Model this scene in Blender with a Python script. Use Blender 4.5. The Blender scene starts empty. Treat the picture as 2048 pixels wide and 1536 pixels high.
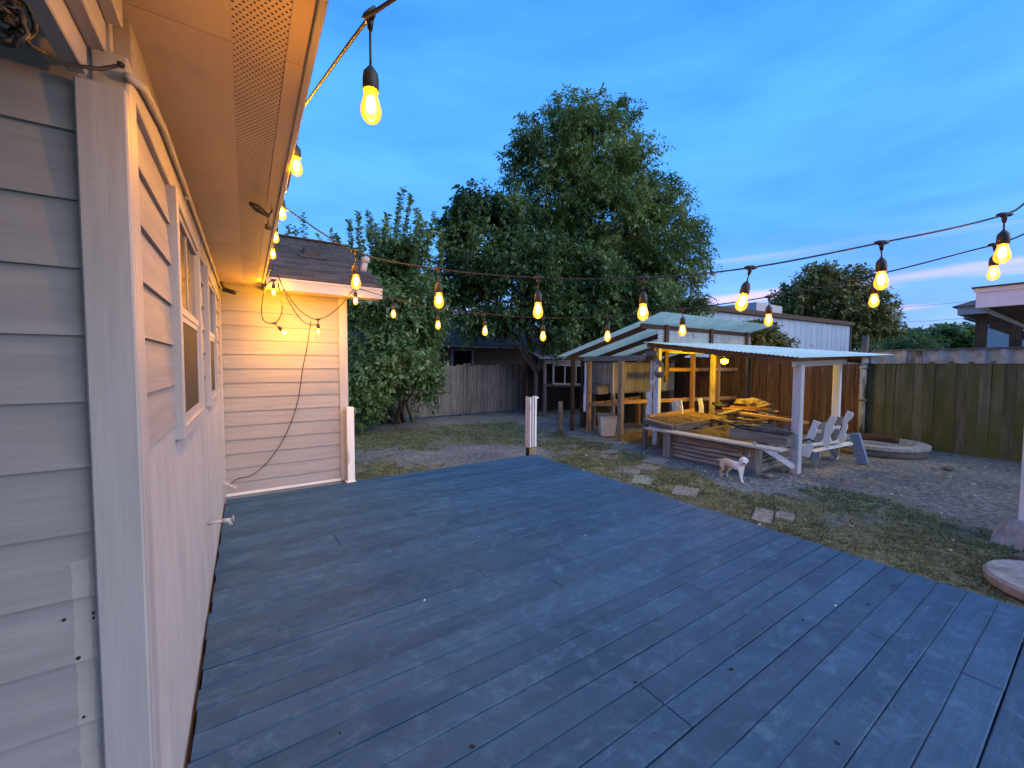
import bpy, bmesh, math, random
import numpy as np
from mathutils import Vector, Matrix, Euler, noise as mnoise

random.seed(7); rng = np.random.default_rng(11)
scene = bpy.context.scene
COL = scene.collection
PI = math.pi
G = -0.22            # garden ground level; the deck top is z = 0

# ------------------------------------------------------------------ camera
FPX, HC = 806.4, 1.6
def _cd(u, v):
    d = np.array([u-1024., -(v-768.), -FPX]); return d/np.linalg.norm(d)
_ex = _cd(2248.6, 735.2); _ey = _cd(492.0, 727.8)
_ey = _ey-_ex*_ex.dot(_ey); _ey /= np.linalg.norm(_ey)
_ez = np.cross(_ex, _ey); _ez /= np.linalg.norm(_ez)
RM = np.array([_ex, _ey, _ez])
CP = np.array([0, 0, HC])
def at(u, v, x=None, y=None, z=None, dep=None):
    """survey helper: where the sight line through a photo point meets a real plane"""
    c = _cd(u, v); r = RM@c
    if x is not None: t = x/r[0]
    elif y is not None: t = y/r[1]
    elif z is not None: t = (z-HC)/r[2]
    else: t = dep/-c[2]
    return CP+t*r
cam = bpy.data.objects.new('camera', bpy.data.cameras.new('camera')); COL.objects.link(cam)
cam.data.sensor_width = 36; cam.data.lens = 36*FPX/2048
cam.data.clip_start = 0.02; cam.data.clip_end = 2000
cam.matrix_world = Matrix.Translation(CP) @ Matrix(RM.tolist()).to_4x4()
scene.camera = cam

# ------------------------------------------------------------------ sky, sun, exposure
SUN_EL, SUN_AZ = math.radians(24), math.radians(146)      # azimuth from +Y towards +X
world = bpy.data.worlds.new('World'); scene.world = world; world.use_nodes = True
def build_world():
    nt = world.node_tree; N = nt.nodes; L = nt.links
    bg = N['Background']
    sky = N.new('ShaderNodeTexSky'); sky.sky_type = 'NISHITA'; sky.sun_disc = False
    sky.sun_elevation = SUN_EL; sky.sun_rotation = SUN_AZ
    sky.ozone_density = 5; sky.dust_density = 0.6
    tc = N.new('ShaderNodeTexCoord'); sep = N.new('ShaderNodeSeparateXYZ'); L.new(tc.outputs['Generated'], sep.inputs[0])
    rp = N.new('ShaderNodeValToRGB'); L.new(sep.outputs['Z'], rp.inputs[0])
    cr = rp.color_ramp; cr.elements[0].position = 0.0; cr.elements[0].color = (5.6, 7.6, 15.8, 1)
    cr.elements[1].position = 1.0; cr.elements[1].color = (0.9, 4.8, 13.5, 1)
    for p, c in ((0.10, (3.4, 7.5, 17.5)), (0.28, (1.7, 7.4, 19.5)), (0.55, (1.2, 6.4, 17.8))):
        e = cr.elements.new(p); e.color = (*c, 1)
    mx = N.new('ShaderNodeMix'); mx.data_type = 'RGBA'; mx.inputs[0].default_value = 0.72
    L.new(sky.outputs[0], mx.inputs[6]); L.new(rp.outputs[0], mx.inputs[7])
    # long soft bands of thin cloud
    mp = N.new('ShaderNodeMapping'); L.new(tc.outputs['Generated'], mp.inputs[0])
    mp.inputs['Scale'].default_value = (1.0, 1.0, 5.0); mp.inputs['Rotation'].default_value = (0.07, -0.1, 0.4)
    nz = N.new('ShaderNodeTexNoise'); nz.inputs['Scale'].default_value = 2.0; nz.inputs['Detail'].default_value = 5
    nz.inputs['Roughness'].default_value = 0.5; nz.inputs['Distortion'].default_value = 0.25
    L.new(mp.outputs[0], nz.inputs['Vector'])
    r2 = N.new('ShaderNodeValToRGB'); L.new(nz.outputs['Fac'], r2.inputs[0])
    r2.color_ramp.elements[0].position = 0.36; r2.color_ramp.elements[0].color = (0.76, 0.80, 0.88, 1)
    r2.color_ramp.elements[1].position = 0.68; r2.color_ramp.elements[1].color = (1.20, 1.10, 1.05, 1)
    m2 = N.new('ShaderNodeMix'); m2.data_type = 'RGBA'; m2.blend_type = 'MULTIPLY'; m2.inputs[0].default_value = 1
    L.new(mx.outputs[2], m2.inputs[6]); L.new(r2.outputs[0], m2.inputs[7])
    # a few pink evening streaks low over the horizon
    mp3 = N.new('ShaderNodeMapping'); L.new(tc.outputs['Generated'], mp3.inputs[0])
    mp3.inputs['Scale'].default_value = (1.0, 1.0, 14.0); mp3.inputs['Location'].default_value = (3.1, 1.7, 0.2)
    n3 = N.new('ShaderNodeTexNoise'); n3.inputs['Scale'].default_value = 2.0; n3.inputs['Detail'].default_value = 3
    L.new(mp3.outputs[0], n3.inputs['Vector'])
    r3 = N.new('ShaderNodeValToRGB'); L.new(n3.outputs['Fac'], r3.inputs[0])
    r3.color_ramp.elements[0].position = 0.52; r3.color_ramp.elements[0].color = (0, 0, 0, 1)
    r3.color_ramp.elements[1].position = 0.66; r3.color_ramp.elements[1].color = (1, 1, 1, 1)
    r4 = N.new('ShaderNodeValToRGB'); L.new(sep.outputs['Z'], r4.inputs[0])
    r4.color_ramp.elements[0].position = 0.03; r4.color_ramp.elements[0].color = (0.2, 0.2, 0.2, 1)
    r4.color_ramp.elements[1].position = 0.26; r4.color_ramp.elements[1].color = (0, 0, 0, 1)
    e = r4.color_ramp.elements.new(0.12); e.color = (0.75, 0.75, 0.75, 1)
    mm = N.new('ShaderNodeMath'); mm.operation = 'MULTIPLY'; L.new(r3.outputs[0], mm.inputs[0]); L.new(r4.outputs[0], mm.inputs[1])
    m5 = N.new('ShaderNodeMix'); m5.data_type = 'RGBA'; L.new(mm.outputs[0], m5.inputs[0])
    L.new(m2.outputs[2], m5.inputs[6]); m5.inputs[7].default_value = (13.0, 9.2, 14.5, 1)
    L.new(m5.outputs[2], bg.inputs[0]); bg.inputs[1].default_value = 0.051
build_world()
sun = bpy.data.objects.new('sun', bpy.data.lights.new('sun', 'SUN')); COL.objects.link(sun)
sun.data.energy = 1.8; sun.data.angle = math.radians(80); sun.data.color = (1.0, 0.91, 0.85)
_sd = Vector((math.sin(SUN_AZ)*math.cos(SUN_EL), math.cos(SUN_AZ)*math.cos(SUN_EL), math.sin(SUN_EL)))
sun.rotation_euler = _sd.to_track_quat('Z', 'Y').to_euler(); sun.location = (6, -6, 12)
vs = scene.view_settings; vs.view_transform = 'Standard'; vs.look = 'None'; vs.gamma = 1; vs.exposure = 0.95; vs.use_curve_mapping = False
scene.render.engine = 'CYCLES'
scene.cycles.use_denoising = True
scene.cycles.use_adaptive_sampling = True; scene.cycles.adaptive_threshold = 0.02
scene.cycles.max_bounces = 6; scene.cycles.diffuse_bounces = 3; scene.cycles.glossy_bounces = 2; scene.cycles.transparent_max_bounces = 16
scene.cycles.sample_clamp_indirect = 6

# ------------------------------------------------------------------ materials
MATS = {}
def newmat(name):
    m = bpy.data.materials.new(name); m.use_nodes = True; MATS[name] = m
    nt = m.node_tree; return m, nt.nodes, nt.links, nt.nodes['Principled BSDF']
def rgb(c): return (c[0], c[1], c[2], 1)
def pm(name, c1, c2, scale=6, stretch=(1, 1, 1), rough=0.75, bump=0.25, bscale=1.0, rnd=0.12, c3=None, c3scale=3, c3lo=0.55, c3hi=0.65,
       c3stretch=(1, 1, 1), metal=0.0, spec=0.4, detail=8, rlo=None, bdist=0.01):
    """procedural paint / wood / stone: two-tone grain, optional patches of a third colour, relief, per-piece variation"""
    if name in MATS: return MATS[name]
    m, N, L, P = newmat(name)
    tc = N.new('ShaderNodeTexCoord'); oi = N.new('ShaderNodeObjectInfo')
    off = N.new('ShaderNodeVectorMath'); off.operation = 'SCALE'; off.inputs[0].default_value = (31.7, 17.3, 23.9); L.new(oi.outputs['Random'], off.inputs['Scale'])
    add = N.new('ShaderNodeVectorMath'); add.operation = 'ADD'; L.new(tc.outputs['Object'], add.inputs[0]); L.new(off.outputs[0], add.inputs[1])
    mp = N.new('ShaderNodeMapping'); mp.inputs['Scale'].default_value = stretch; L.new(add.outputs[0], mp.inputs[0])
    nz = N.new('ShaderNodeTexNoise'); nz.inputs['Scale'].default_value = scale; nz.inputs['Detail'].default_value = detail; nz.inputs['Roughness'].default_value = 0.62
    L.new(mp.outputs[0], nz.inputs['Vector'])
    rp = N.new('ShaderNodeValToRGB'); rp.color_ramp.elements[0].position = 0.33; rp.color_ramp.elements[1].position = 0.67
    rp.color_ramp.elements[0].color = rgb(c1); rp.color_ramp.elements[1].color = rgb(c2); L.new(nz.outputs['Fac'], rp.inputs[0])
    col = rp.outputs[0]
    if c3 is not None:
        mp3 = N.new('ShaderNodeMapping'); mp3.inputs['Scale'].default_value = c3stretch; L.new(add.outputs[0], mp3.inputs[0])
        n3 = N.new('ShaderNodeTexNoise'); n3.inputs['Scale'].default_value = c3scale; n3.inputs['Detail'].default_value = 7; n3.inputs['Roughness'].default_value = 0.65
        L.new(mp3.outputs[0], n3.inputs['Vector'])
        r3 = N.new('ShaderNodeValToRGB'); r3.color_ramp.elements[0].position = c3lo; r3.color_ramp.elements[1].position = c3hi; L.new(n3.outputs['Fac'], r3.inputs[0])
        mx = N.new('ShaderNodeMix'); mx.data_type = 'RGBA'; L.new(r3.outputs[0], mx.inputs[0]); L.new(col, mx.inputs[6]); mx.inputs[7].default_value = rgb(c3)
        col = mx.outputs[2]
    if rnd:
        mr = N.new('ShaderNodeMapRange'); mr.inputs[3].default_value = 1-rnd; mr.inputs[4].default_value = 1+rnd; L.new(oi.outputs['Random'], mr.inputs[0])
        hs = N.new('ShaderNodeHueSaturation'); L.new(mr.outputs[0], hs.inputs['Value']); L.new(col, hs.inputs['Color']); col = hs.outputs[0]
    L.new(col, P.inputs['Base Color'])
    P.inputs['Metallic'].default_value = metal; P.inputs['Specular IOR Level'].default_value = spec
    if rlo is not None:
        rr = N.new('ShaderNodeMapRange'); rr.inputs[1].default_value = 0.3; rr.inputs[2].default_value = 0.7; rr.inputs[3].default_value = rlo; rr.inputs[4].default_value = rough
        L.new(nz.outputs['Fac'], rr.inputs[0]); L.new(rr.outputs[0], P.inputs['Roughness'])
    else: P.inputs['Roughness'].default_value = rough
    if bump:
        nb = N.new('ShaderNodeTexNoise'); nb.inputs['Scale'].default_value = scale*4*bscale; nb.inputs['Detail'].default_value = 6
        L.new(mp.outputs[0], nb.inputs['Vector'])
        bp = N.new('ShaderNodeBump'); bp.inputs['Strength'].default_value = bump; bp.inputs['Distance'].default_value = bdist
        L.new(nb.outputs['Fac'], bp.inputs['Height']); L.new(bp.outputs[0], P.inputs['Normal'])
    return m
def grain(axis, k=0.08):
    return tuple(k if a == axis else 1 for a in 'xyz')
def wood(name, axis, c1, c2, scale=22, **kw):
    kw.setdefault('rnd', 0.22); kw.setdefault('rough', 0.85); kw.setdefault('bump', 0.4)
    return pm(name+'_'+axis, c1, c2, scale=scale, stretch=grain(axis), **kw)
def emit(name, c, s):
    if name in MATS: return MATS[name]
    m, N, L, P = newmat(name); P.inputs['Base Color'].default_value = rgb(c); P.inputs['Emission Color'].default_value = rgb(c); P.inputs['Emission Strength'].default_value = s
    return m
def flat(name, c, rough=0.6, spec=0.4, metal=0.0):
    if name in MATS: return MATS[name]
    return pm(name, tuple(x*0.85 for x in c), tuple(min(1, x*1.12) for x in c), scale=30, rough=rough, bump=0.08, rnd=0.05, spec=spec, metal=metal)

GW = lambda ax: wood('grey_wood', ax, (0.085, 0.078, 0.07), (0.23, 0.21, 0.185))
BW = lambda ax: wood('brown_fence_wood', ax, (0.075, 0.034, 0.016), (0.21, 0.11, 0.05), c3=(0.05, 0.045, 0.02), c3scale=2.2, c3stretch=grain(ax, 0.2), c3lo=0.52, c3hi=0.7)
OW = lambda ax: wood('stud_wood', ax, (0.23, 0.115, 0.045), (0.42, 0.23, 0.1))
DW = lambda ax: wood('dark_beam_wood', ax, (0.045, 0.022, 0.014), (0.12, 0.062, 0.036))
TW = lambda ax: wood('tan_post_wood', ax, (0.16, 0.12, 0.075), (0.33, 0.26, 0.18), c3=(0.09, 0.085, 0.06), c3scale=3, c3lo=0.5, c3hi=0.75)
WW = lambda ax: wood('worn_white_wood', ax, (0.56, 0.57, 0.58), (0.72, 0.73, 0.73), c3=(0.25, 0.23, 0.2), c3scale=5, c3stretch=grain(ax, 0.3), c3lo=0.6, c3hi=0.72, rough=0.65)
M_SIDING = {a: pm('siding_paint_'+a, (0.235, 0.232, 0.240), (0.295, 0.29, 0.298), scale=26, stretch=grain(a, 0.06), rough=0.6, bump=0.3, rnd=0.035, c3=(0.20, 0.193, 0.19), c3scale=2.5, c3stretch=grain(a, 0.4), c3lo=0.6, c3hi=0.8, bdist=0.004) for a in 'xy'}
M_TRIM = {a: pm('trim_paint_'+a, (0.31, 0.306, 0.31), (0.375, 0.368, 0.374), scale=20, stretch=grain(a, 0.07), rough=0.55, bump=0.22, rnd=0.03, c3=(0.27, 0.26, 0.25), c3scale=4, c3lo=0.62, c3hi=0.8, bdist=0.004) for a in 'xyz'}
M_STUCCO = pm('stucco_paint', (0.33, 0.333, 0.338), (0.42, 0.422, 0.427), scale=5, stretch=(1, 1, 0.35), rough=0.8, bump=0.5, bscale=6, rnd=0, c3=(0.28, 0.29, 0.315), c3scale=2.6, c3stretch=(1, 1.5, 0.35), c3lo=0.5, c3hi=0.75, bdist=0.006)
M_SHINGLE = pm('asphalt_shingle', (0.028, 0.026, 0.026), (0.085, 0.078, 0.072), scale=60, rough=0.95, bump=0.7, rnd=0.35, detail=4)
M_BLACK = pm('black_rubber', (0.012, 0.012, 0.012), (0.028, 0.027, 0.026), scale=40, rough=0.55, bump=0.05, rnd=0.1)
M_CONC = pm('concrete', (0.22, 0.21, 0.195), (0.40, 0.385, 0.36), scale=9, rough=0.9, bump=0.6, rnd=0.15, c3=(0.12, 0.12, 0.10), c3scale=4, c3lo=0.55, c3hi=0.75)
M_STONE = pm('paving_stone', (0.15, 0.135, 0.115), (0.29, 0.26, 0.225), scale=12, rough=0.95, bump=0.7, rnd=0.2, c3=(0.10, 0.105, 0.07), c3scale=7, c3lo=0.52, c3hi=0.7)
M_DARK = pm('dark_interior', (0.010, 0.009, 0.008), (0.022, 0.02, 0.018), scale=6, rough=0.95, bump=0, rnd=0.1)
M_STRAW = pm('straw', (0.16, 0.10, 0.035), (0.42, 0.29, 0.11), scale=30, rough=0.9, bump=0.8, rnd=0.2, bdist=0.03)
M_GREENROOF = pm('pale_green_sheet', (0.46, 0.58, 0.50), (0.60, 0.71, 0.63), scale=5, rough=0.5, bump=0.08, rnd=0.04, c3=(0.38, 0.47, 0.40), c3scale=2.4, c3lo=0.55, c3hi=0.8)
M_GALV = pm('galvanised_sheet', (0.30, 0.34, 0.36), (0.50, 0.54, 0.56), scale=4, stretch=(1, 1, 0.4), rough=0.5, bump=0.05, rnd=0.05, c3=(0.16, 0.12, 0.09), c3scale=2.5, c3lo=0.58, c3hi=0.75)

def mat_translucent_roof():
    m = pm('translucent_green_sheet', (0.42, 0.56, 0.48), (0.55, 0.68, 0.60), scale=4, rough=0.5, bump=0.05, rnd=0.04, c3=(0.33, 0.43, 0.36), c3scale=2.4, c3lo=0.55, c3hi=0.8)
    N, L = m.node_tree.nodes, m.node_tree.links; P = N['Principled BSDF']; src = P.inputs['Base Color'].links[0].from_socket
    tl = N.new('ShaderNodeBsdfTranslucent'); L.new(src, tl.inputs[0]); mx = N.new('ShaderNodeMixShader'); mx.inputs[0].default_value = 0.62
    L.new(P.outputs[0], mx.inputs[1]); L.new(tl.outputs[0], mx.inputs[2]); L.new(mx.outputs[0], N['Material Output'].inputs['Surface']); return m
M_COOPROOF = mat_translucent_roof()

# ------------------------------------------------------------------ mesh helpers
class B:
    def __init__(s): s.bm = bmesh.new()
    def _xf(s, geom, M):
        for v in geom: v.co = M @ v.co
    def box(s, c, size, rot=None, bev=0.0, jit=0.0):
        t = bmesh.new(); bmesh.ops.create_cube(t, size=1.0)
        for v in t.verts: v.co = Vector((v.co.x*size[0]+random.uniform(-jit, jit), v.co.y*size[1]+random.uniform(-jit, jit), v.co.z*size[2]+random.uniform(-jit, jit)))
        if bev: bmesh.ops.bevel(t, geom=t.edges[:], offset=bev, segments=1, affect='EDGES')
        M = Matrix.Translation(Vector(c))
        if rot is not None: M = M @ (rot if isinstance(rot, Matrix) else Euler(rot).to_matrix().to_4x4())
        bmesh.ops.transform(t, matrix=M, verts=t.verts); s._take(t); return s
    def span(s, a, b, **k):
        a, b = np.array(a, float), np.array(b, float); return s.box((a+b)/2, np.abs(b-a), **k)
    def _take(s, t):
        me = bpy.data.meshes.new('tmp'); t.to_mesh(me); t.free(); s.bm.from_mesh(me); bpy.data.meshes.remove(me)
    def bar(s, p0, p1, w, h, up=(0, 0, 1), bev=0.0, jit=0.0):
        p0, p1 = Vector(p0), Vector(p1); d = p1-p0; X = d.normalized(); U = Vector(up)
        if abs(X.dot(U)) > 0.98: U = Vector((0, 1, 0))
        Y = U.cross(X).normalized(); Z = X.cross(Y)
        R = Matrix((X, Y, Z)).transposed().to_4x4()
        return s.box((p0+p1)/2, (d.length, w, h), rot=R, bev=bev, jit=jit)
    def tube(s, pts, r, seg=8, cap=True):
        pts = [Vector(p) for p in pts]; n = len(pts)
        rs = r if hasattr(r, '__len__') else [r]*n
        rings = []; prevN = None
        for i in range(n):
            T = (pts[min(i+1, n-1)]-pts[max(i-1, 0)])
            if T.length < 1e-9: T = Vector((0, 0, 1))
            T.normalize()
            if prevN is None:
                a = Vector((0, 0, 1)) if abs(T.z) < 0.9 else Vector((1, 0, 0)); Nn = T.cross(a).normalized()
            else:
                Nn = prevN-T*prevN.dot(T); Nn = Nn.normalized() if Nn.length > 1e-6 else T.orthogonal().normalized()
            prevN = Nn; Bn = T.cross(Nn)
            rings.append([s.bm.verts.new(pts[i]+(Nn*math.cos(2*PI*k/seg)+Bn*math.sin(2*PI*k/seg))*rs[i]) for k in range(seg)])
        for i in range(n-1):
            for k in range(seg):
                s.bm.faces.new((rings[i][k], rings[i][(k+1) % seg], rings[i+1][(k+1) % seg], rings[i+1][k]))
        if cap:
            s.bm.faces.new(rings[0][::-1]); s.bm.faces.new(rings[-1])
        return s
    def lathe(s, prof, loc=(0, 0, 0), seg=16, M=None):
        M = (Matrix.Translation(Vector(loc)) @ M) if M is not None else Matrix.Translation(Vector(loc))
        rings = []
        for r, z in prof:
            rings.append([s.bm.verts.new(M @ Vector((max(r, 1e-4)*math.cos(2*PI*k/seg), max(r, 1e-4)*math.sin(2*PI*k/seg), z))) for k in range(seg)])
        for i in range(len(prof)-1):
            for k in range(seg):
                s.bm.faces.new((rings[i][k], rings[i][(k+1) % seg], rings[i+1][(k+1) % seg], rings[i+1][k]))
        s.bm.faces.new(rings[0][::-1]); s.bm.faces.new(rings[-1]); return s
    def prism(s, poly, t, M=None):
        """poly in local XY, extruded t along local Z (centred)"""
        M = M or Matrix.Identity(4)
        a = [s.bm.verts.new(M @ Vector((x, y, -t/2))) for x, y in poly]; b = [s.bm.verts.new(M @ Vector((x, y, t/2))) for x, y in poly]
        n = len(poly); s.bm.faces.new(a[::-1]); s.bm.faces.new(b)
        for i in range(n): s.bm.faces.new((a[i], a[(i+1) % n], b[(i+1) % n], b[i]))
        return s
    def hexa(s, c8):
        """8 corners: bottom ring 0-3, top ring 4-7"""
        v = [s.bm.verts.new(Vector(p)) for p in c8]
        for f in ((3, 2, 1, 0), (4, 5, 6, 7), (0, 1, 5, 4), (1, 2, 6, 5), (2, 3, 7, 6), (3, 0, 4, 7)): s.bm.faces.new([v[i] for i in f])
        return s
    def sheet(s, p00, p10, p11, p01, waves, amp, across=6, t=0.004):
        """corrugated sheet; waves run along p00->p10, ridges along p00->p01"""
        p00, p10, p11, p01 = [Vector(p) for p in (p00, p10, p11, p01)]
        nrm = (p10-p00).cross(p01-p00).normalized(); nu = waves*6
        for side, o in (((0, 0.0), (1, -t)) if t else ((0, 0.0),)):
            g = []
            for i in range(nu+1):
                u = i/nu; w = math.sin(u*waves*2*PI)*amp
                row = []
                for j in range(across+1):
                    q = j/across; p = (p00*(1-u)+p10*u)*(1-q)+(p01*(1-u)+p11*u)*q
                    row.append(s.bm.verts.new(p+nrm*(w+o)))
                g.append(row)
            for i in range(nu):
                for j in range(across):
                    f = (g[i][j], g[i+1][j], g[i+1][j+1], g[i][j+1]); s.bm.faces.new(f if side == 0 else f[::-1])
        return s
    def blob(s, c, r, sub=2, noise_amp=0.15, seed=0, M=None):
        t = bmesh.new(); bmesh.ops.create_icosphere(t, subdivisions=sub, radius=1.0)
        for v in t.verts:
            k = 1+noise_amp*mnoise.noise(v.co*1.7+Vector((seed*3.1, seed*1.7, seed)))*2
            v.co = Vector((v.co.x*r[0], v.co.y*r[1], v.co.z*r[2]))*k
        T = Matrix.Translation(Vector(c)) @ (M or Matrix.Identity(4))
        bmesh.ops.transform(t, matrix=T, verts=t.verts); s._take(t); return s
    def build(s, name, mat, parent=None, base=None, smooth=False):
        me = bpy.data.meshes.new(name)
        root = parent
        while root is not None and root.parent is not None: root = root.parent
        if root is not None: o = Vector(root.location)
        else:
            cs = [v.co for v in s.bm.verts]
            o = Vector(base) if base is not None else Vector(((min(c.x for c in cs)+max(c.x for c in cs))/2, (min(c.y for c in cs)+max(c.y for c in cs))/2, min(c.z for c in cs)))
        bmesh.ops.translate(s.bm, verts=s.bm.verts, vec=-o)
        bmesh.ops.recalc_face_normals(s.bm, faces=s.bm.faces)
        if smooth:
            for f in s.bm.faces: f.smooth = True
        s.bm.to_mesh(me); s.bm.free()
        if mat is not None: me.materials.append(mat)
        ob = bpy.data.objects.new(name, me); COL.objects.link(ob)
        if parent is not None: ob.parent = parent
        else: ob.location = o
        return ob
def thing(name, loc, label, cat, group=None, kind=None):
    o = bpy.data.objects.new(name, None); o.empty_display_size = 0.1; COL.objects.link(o); o.location = loc
    return tag(o, label, cat, group, kind)
def tag(o, label=None, cat=None, group=None, kind=None):
    if label: o['label'] = label
    if cat: o['category'] = cat
    if group: o['group'] = group
    if kind: o['kind'] = kind
    return o
def inst(src, parent, loc, rot=(0, 0, 0), scale=(1, 1, 1), name=None, mat=None):
    o = src.copy()
    if name: o.name = name
    COL.objects.link(o); o.parent = parent; o.location = loc; o.rotation_euler = rot; o.scale = scale
    return o
def proto(b, name, mat, smooth=False):
    """mesh object not linked anywhere: source of copies with shared mesh data"""
    me = bpy.data.meshes.new(name); bmesh.ops.recalc_face_normals(b.bm, faces=b.bm.faces)
    if smooth:
        for f in b.bm.faces: f.smooth = True
    b.bm.to_mesh(me); b.bm.free(); me.materials.append(mat)
    return bpy.data.objects.new(name, me)
def np_mesh(name, V, F, mat, parent=None, base=(0, 0, 0), attrs=None, smooth=False):
    """V (n,3), F (m,k) constant k"""
    me = bpy.data.meshes.new(name); V = np.asarray(V, np.float32)-np.asarray(base, np.float32); F = np.asarray(F, np.int32)
    me.vertices.add(len(V)); me.vertices.foreach_set('co', V.ravel())
    k = F.shape[1]; me.loops.add(F.size); me.loops.foreach_set('vertex_index', F.ravel())
    me.polygons.add(len(F)); me.polygons.foreach_set('loop_start', np.arange(0, F.size, k, dtype=np.int32))
    try: me.polygons.foreach_set('loop_total', np.full(len(F), k, np.int32))
    except Exception: pass
    me.update(calc_edges=True); me.validate()
    for an, dat in (attrs or {}).items():
        at_ = me.attributes.new(an, 'FLOAT', 'POINT'); at_.data.foreach_set('value', np.asarray(dat, np.float32))
    if smooth: me.polygons.foreach_set('use_smooth', np.ones(len(F), bool))
    me.materials.append(mat)
    o = bpy.data.objects.new(name, me); COL.objects.link(o)
    if parent is not None: o.parent = parent
    else: o.location = base
    return o

# ------------------------------------------------------------------ ground
def fb(x, y, s, o=0.0): return mnoise.fractal(Vector((x*s+o, y*s-o*1.7, o*0.37)), 0.9, 2.1, 4)
def sstep(a, b, t): t = min(1, max(0, (t-a)/(b-a))); return t*t*(3-2*t)
def disc(x, y, cx, cy, r, soft=0.5): return 1-sstep(1-soft, 1+soft, math.hypot(x-cx, y-cy)/r)
def grass_mask(x, y):
    n = fb(x, y, 0.9)*0.55+fb(x, y, 3.1, 5)*0.3
    lawn = 0.95*sstep(12.2, 10.4, y)*sstep(7.4, 6.6, x)
    m = lawn
    m = max(m, 0.85*disc(x, y, 6.6, 1.75, 0.9, 0.4), 0.6*disc(x, y, 5.4, 1.6, 0.8, 0.5))
    m *= 1-0.85*disc(x, y, 3.9, 7.0, 1.3, 0.6)
    m *= 1-0.5*disc(x, y, 2.2, 8.2, 0.9, 0.5)
    m *= 1-0.8*disc(x, y, 7.0, 4.2, 0.8, 0.5)
    m *= 1-0.75*disc(x, y, 6.6, 3.1, 0.55, 0.5)
    if x > 6.3 and y < 2.9: m = max(m*0.6, 0.85*disc(x, y, 6.6, 1.75, 0.9, 0.4))
    return min(1, max(0, m*1.0+n*(0.5+0.4*m)-0.12))
def ground_z(x, y):
    if not (-3 < x < 18 and -4 < y < 16): return 0.0
    return 0.022*fb(x, y, 0.7, 2)+0.009*fb(x, y, 4.0, 9)
def mat_ground():
    m, N, L, P = newmat('ground')
    geo = N.new('ShaderNodeNewGeometry'); at_ = N.new('ShaderNodeAttribute'); at_.attribute_name = 'grass'
    def nz(sc, det=8, rough=0.65):
        n = N.new('ShaderNodeTexNoise'); n.inputs['Scale'].default_value = sc; n.inputs['Detail'].default_value = det; n.inputs['Roughness'].default_value = rough
        L.new(geo.outputs['Position'], n.inputs['Vector']); return n
    def ramp(src, stops):
        r = N.new('ShaderNodeValToRGB'); L.new(src, r.inputs[0])
        while len(r.color_ramp.elements) < len(stops): r.color_ramp.elements.new(0.5)
        for e, (p, c) in zip(r.color_ramp.elements, stops): e.position = p; e.color = rgb(c)
        return r
    d = ramp(nz(14, 10, 0.75).outputs['Fac'], [(0.30, (0.050, 0.050, 0.047)), (0.44, (0.14, 0.139, 0.128)), (0.56, (0.26, 0.257, 0.238)), (0.70, (0.48, 0.47, 0.44))])
    big = ramp(nz(0.8, 4).outputs['Fac'], [(0.35, (0.65, 0.66, 0.68)), (0.65, (1.12, 1.07, 1.0))])
    dm = N.new('ShaderNodeMix'); dm.data_type = 'RGBA'; dm.blend_type = 'MULTIPLY'; dm.inputs[0].default_value = 1; L.new(d.outputs[0], dm.inputs[6]); L.new(big.outputs[0], dm.inputs[7])
    g = ramp(nz(22, 10, 0.75).outputs['Fac'], [(0.3, (0.055, 0.060, 0.028)), (0.46, (0.135, 0.138, 0.06)), (0.58, (0.24, 0.222, 0.12)), (0.72, (0.42, 0.38, 0.25))])
    fine = nz(45, 4)
    a = N.new('ShaderNodeMath'); a.operation = 'ADD'; L.new(at_.outputs['Fac'], a.inputs[0])
    s = N.new('ShaderNodeMapRange'); s.inputs[3].default_value = -0.45; s.inputs[4].default_value = 0.45; L.new(fine.outputs['Fac'], s.inputs[0]); L.new(s.outputs[0], a.inputs[1])
    k = ramp(a.outputs[0], [(0.30, (0, 0, 0)), (0.62, (1, 1, 1))])
    mx = N.new('ShaderNodeMix'); mx.data_type = 'RGBA'; L.new(k.outputs[0], mx.inputs[0]); L.new(dm.outputs[2], mx.inputs[6]); L.new(g.outputs[0], mx.inputs[7])
    L.new(mx.outputs[2], P.inputs['Base Color']); P.inputs['Roughness'].default_value = 0.95; P.inputs['Specular IOR Level'].default_value = 0.2
    bp = N.new('ShaderNodeBump'); bp.inputs['Strength'].default_value = 0.7; bp.inputs['Distance'].default_value = 0.012
    L.new(nz(60, 8, 0.75).outputs['Fac'], bp.inputs['Height']); L.new(bp.outputs[0], P.inputs['Normal'])
    return m
def build_ground():
    def axis(lo, hi, step): return np.concatenate([[-600, -200, -60, -20], np.arange(lo, hi, step), [30, 60, 200, 600]])
    xs = axis(-3, 18, 0.11); ys = axis(-4, 16, 0.11)
    V = []; A = []
    for y in ys:
        for x in xs:
            V.append((x, y, G+ground_z(x, y))); A.append(grass_mask(x, y) if (-3 < x < 18 and -4 < y < 16) else 0.6)
    nx = len(xs); F = []
    for j in range(len(ys)-1):
        for i in range(nx-1): F.append((j*nx+i, j*nx+i+1, (j+1)*nx+i+1, (j+1)*nx+i))
    o = np_mesh('ground', V, F, mat_ground(), base=(0, 0, 0), attrs={'grass': A}, smooth=True)
    tag(o, 'patchy grass and bare grey dirt of the back yard', kind='structure')
build_ground()

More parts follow.
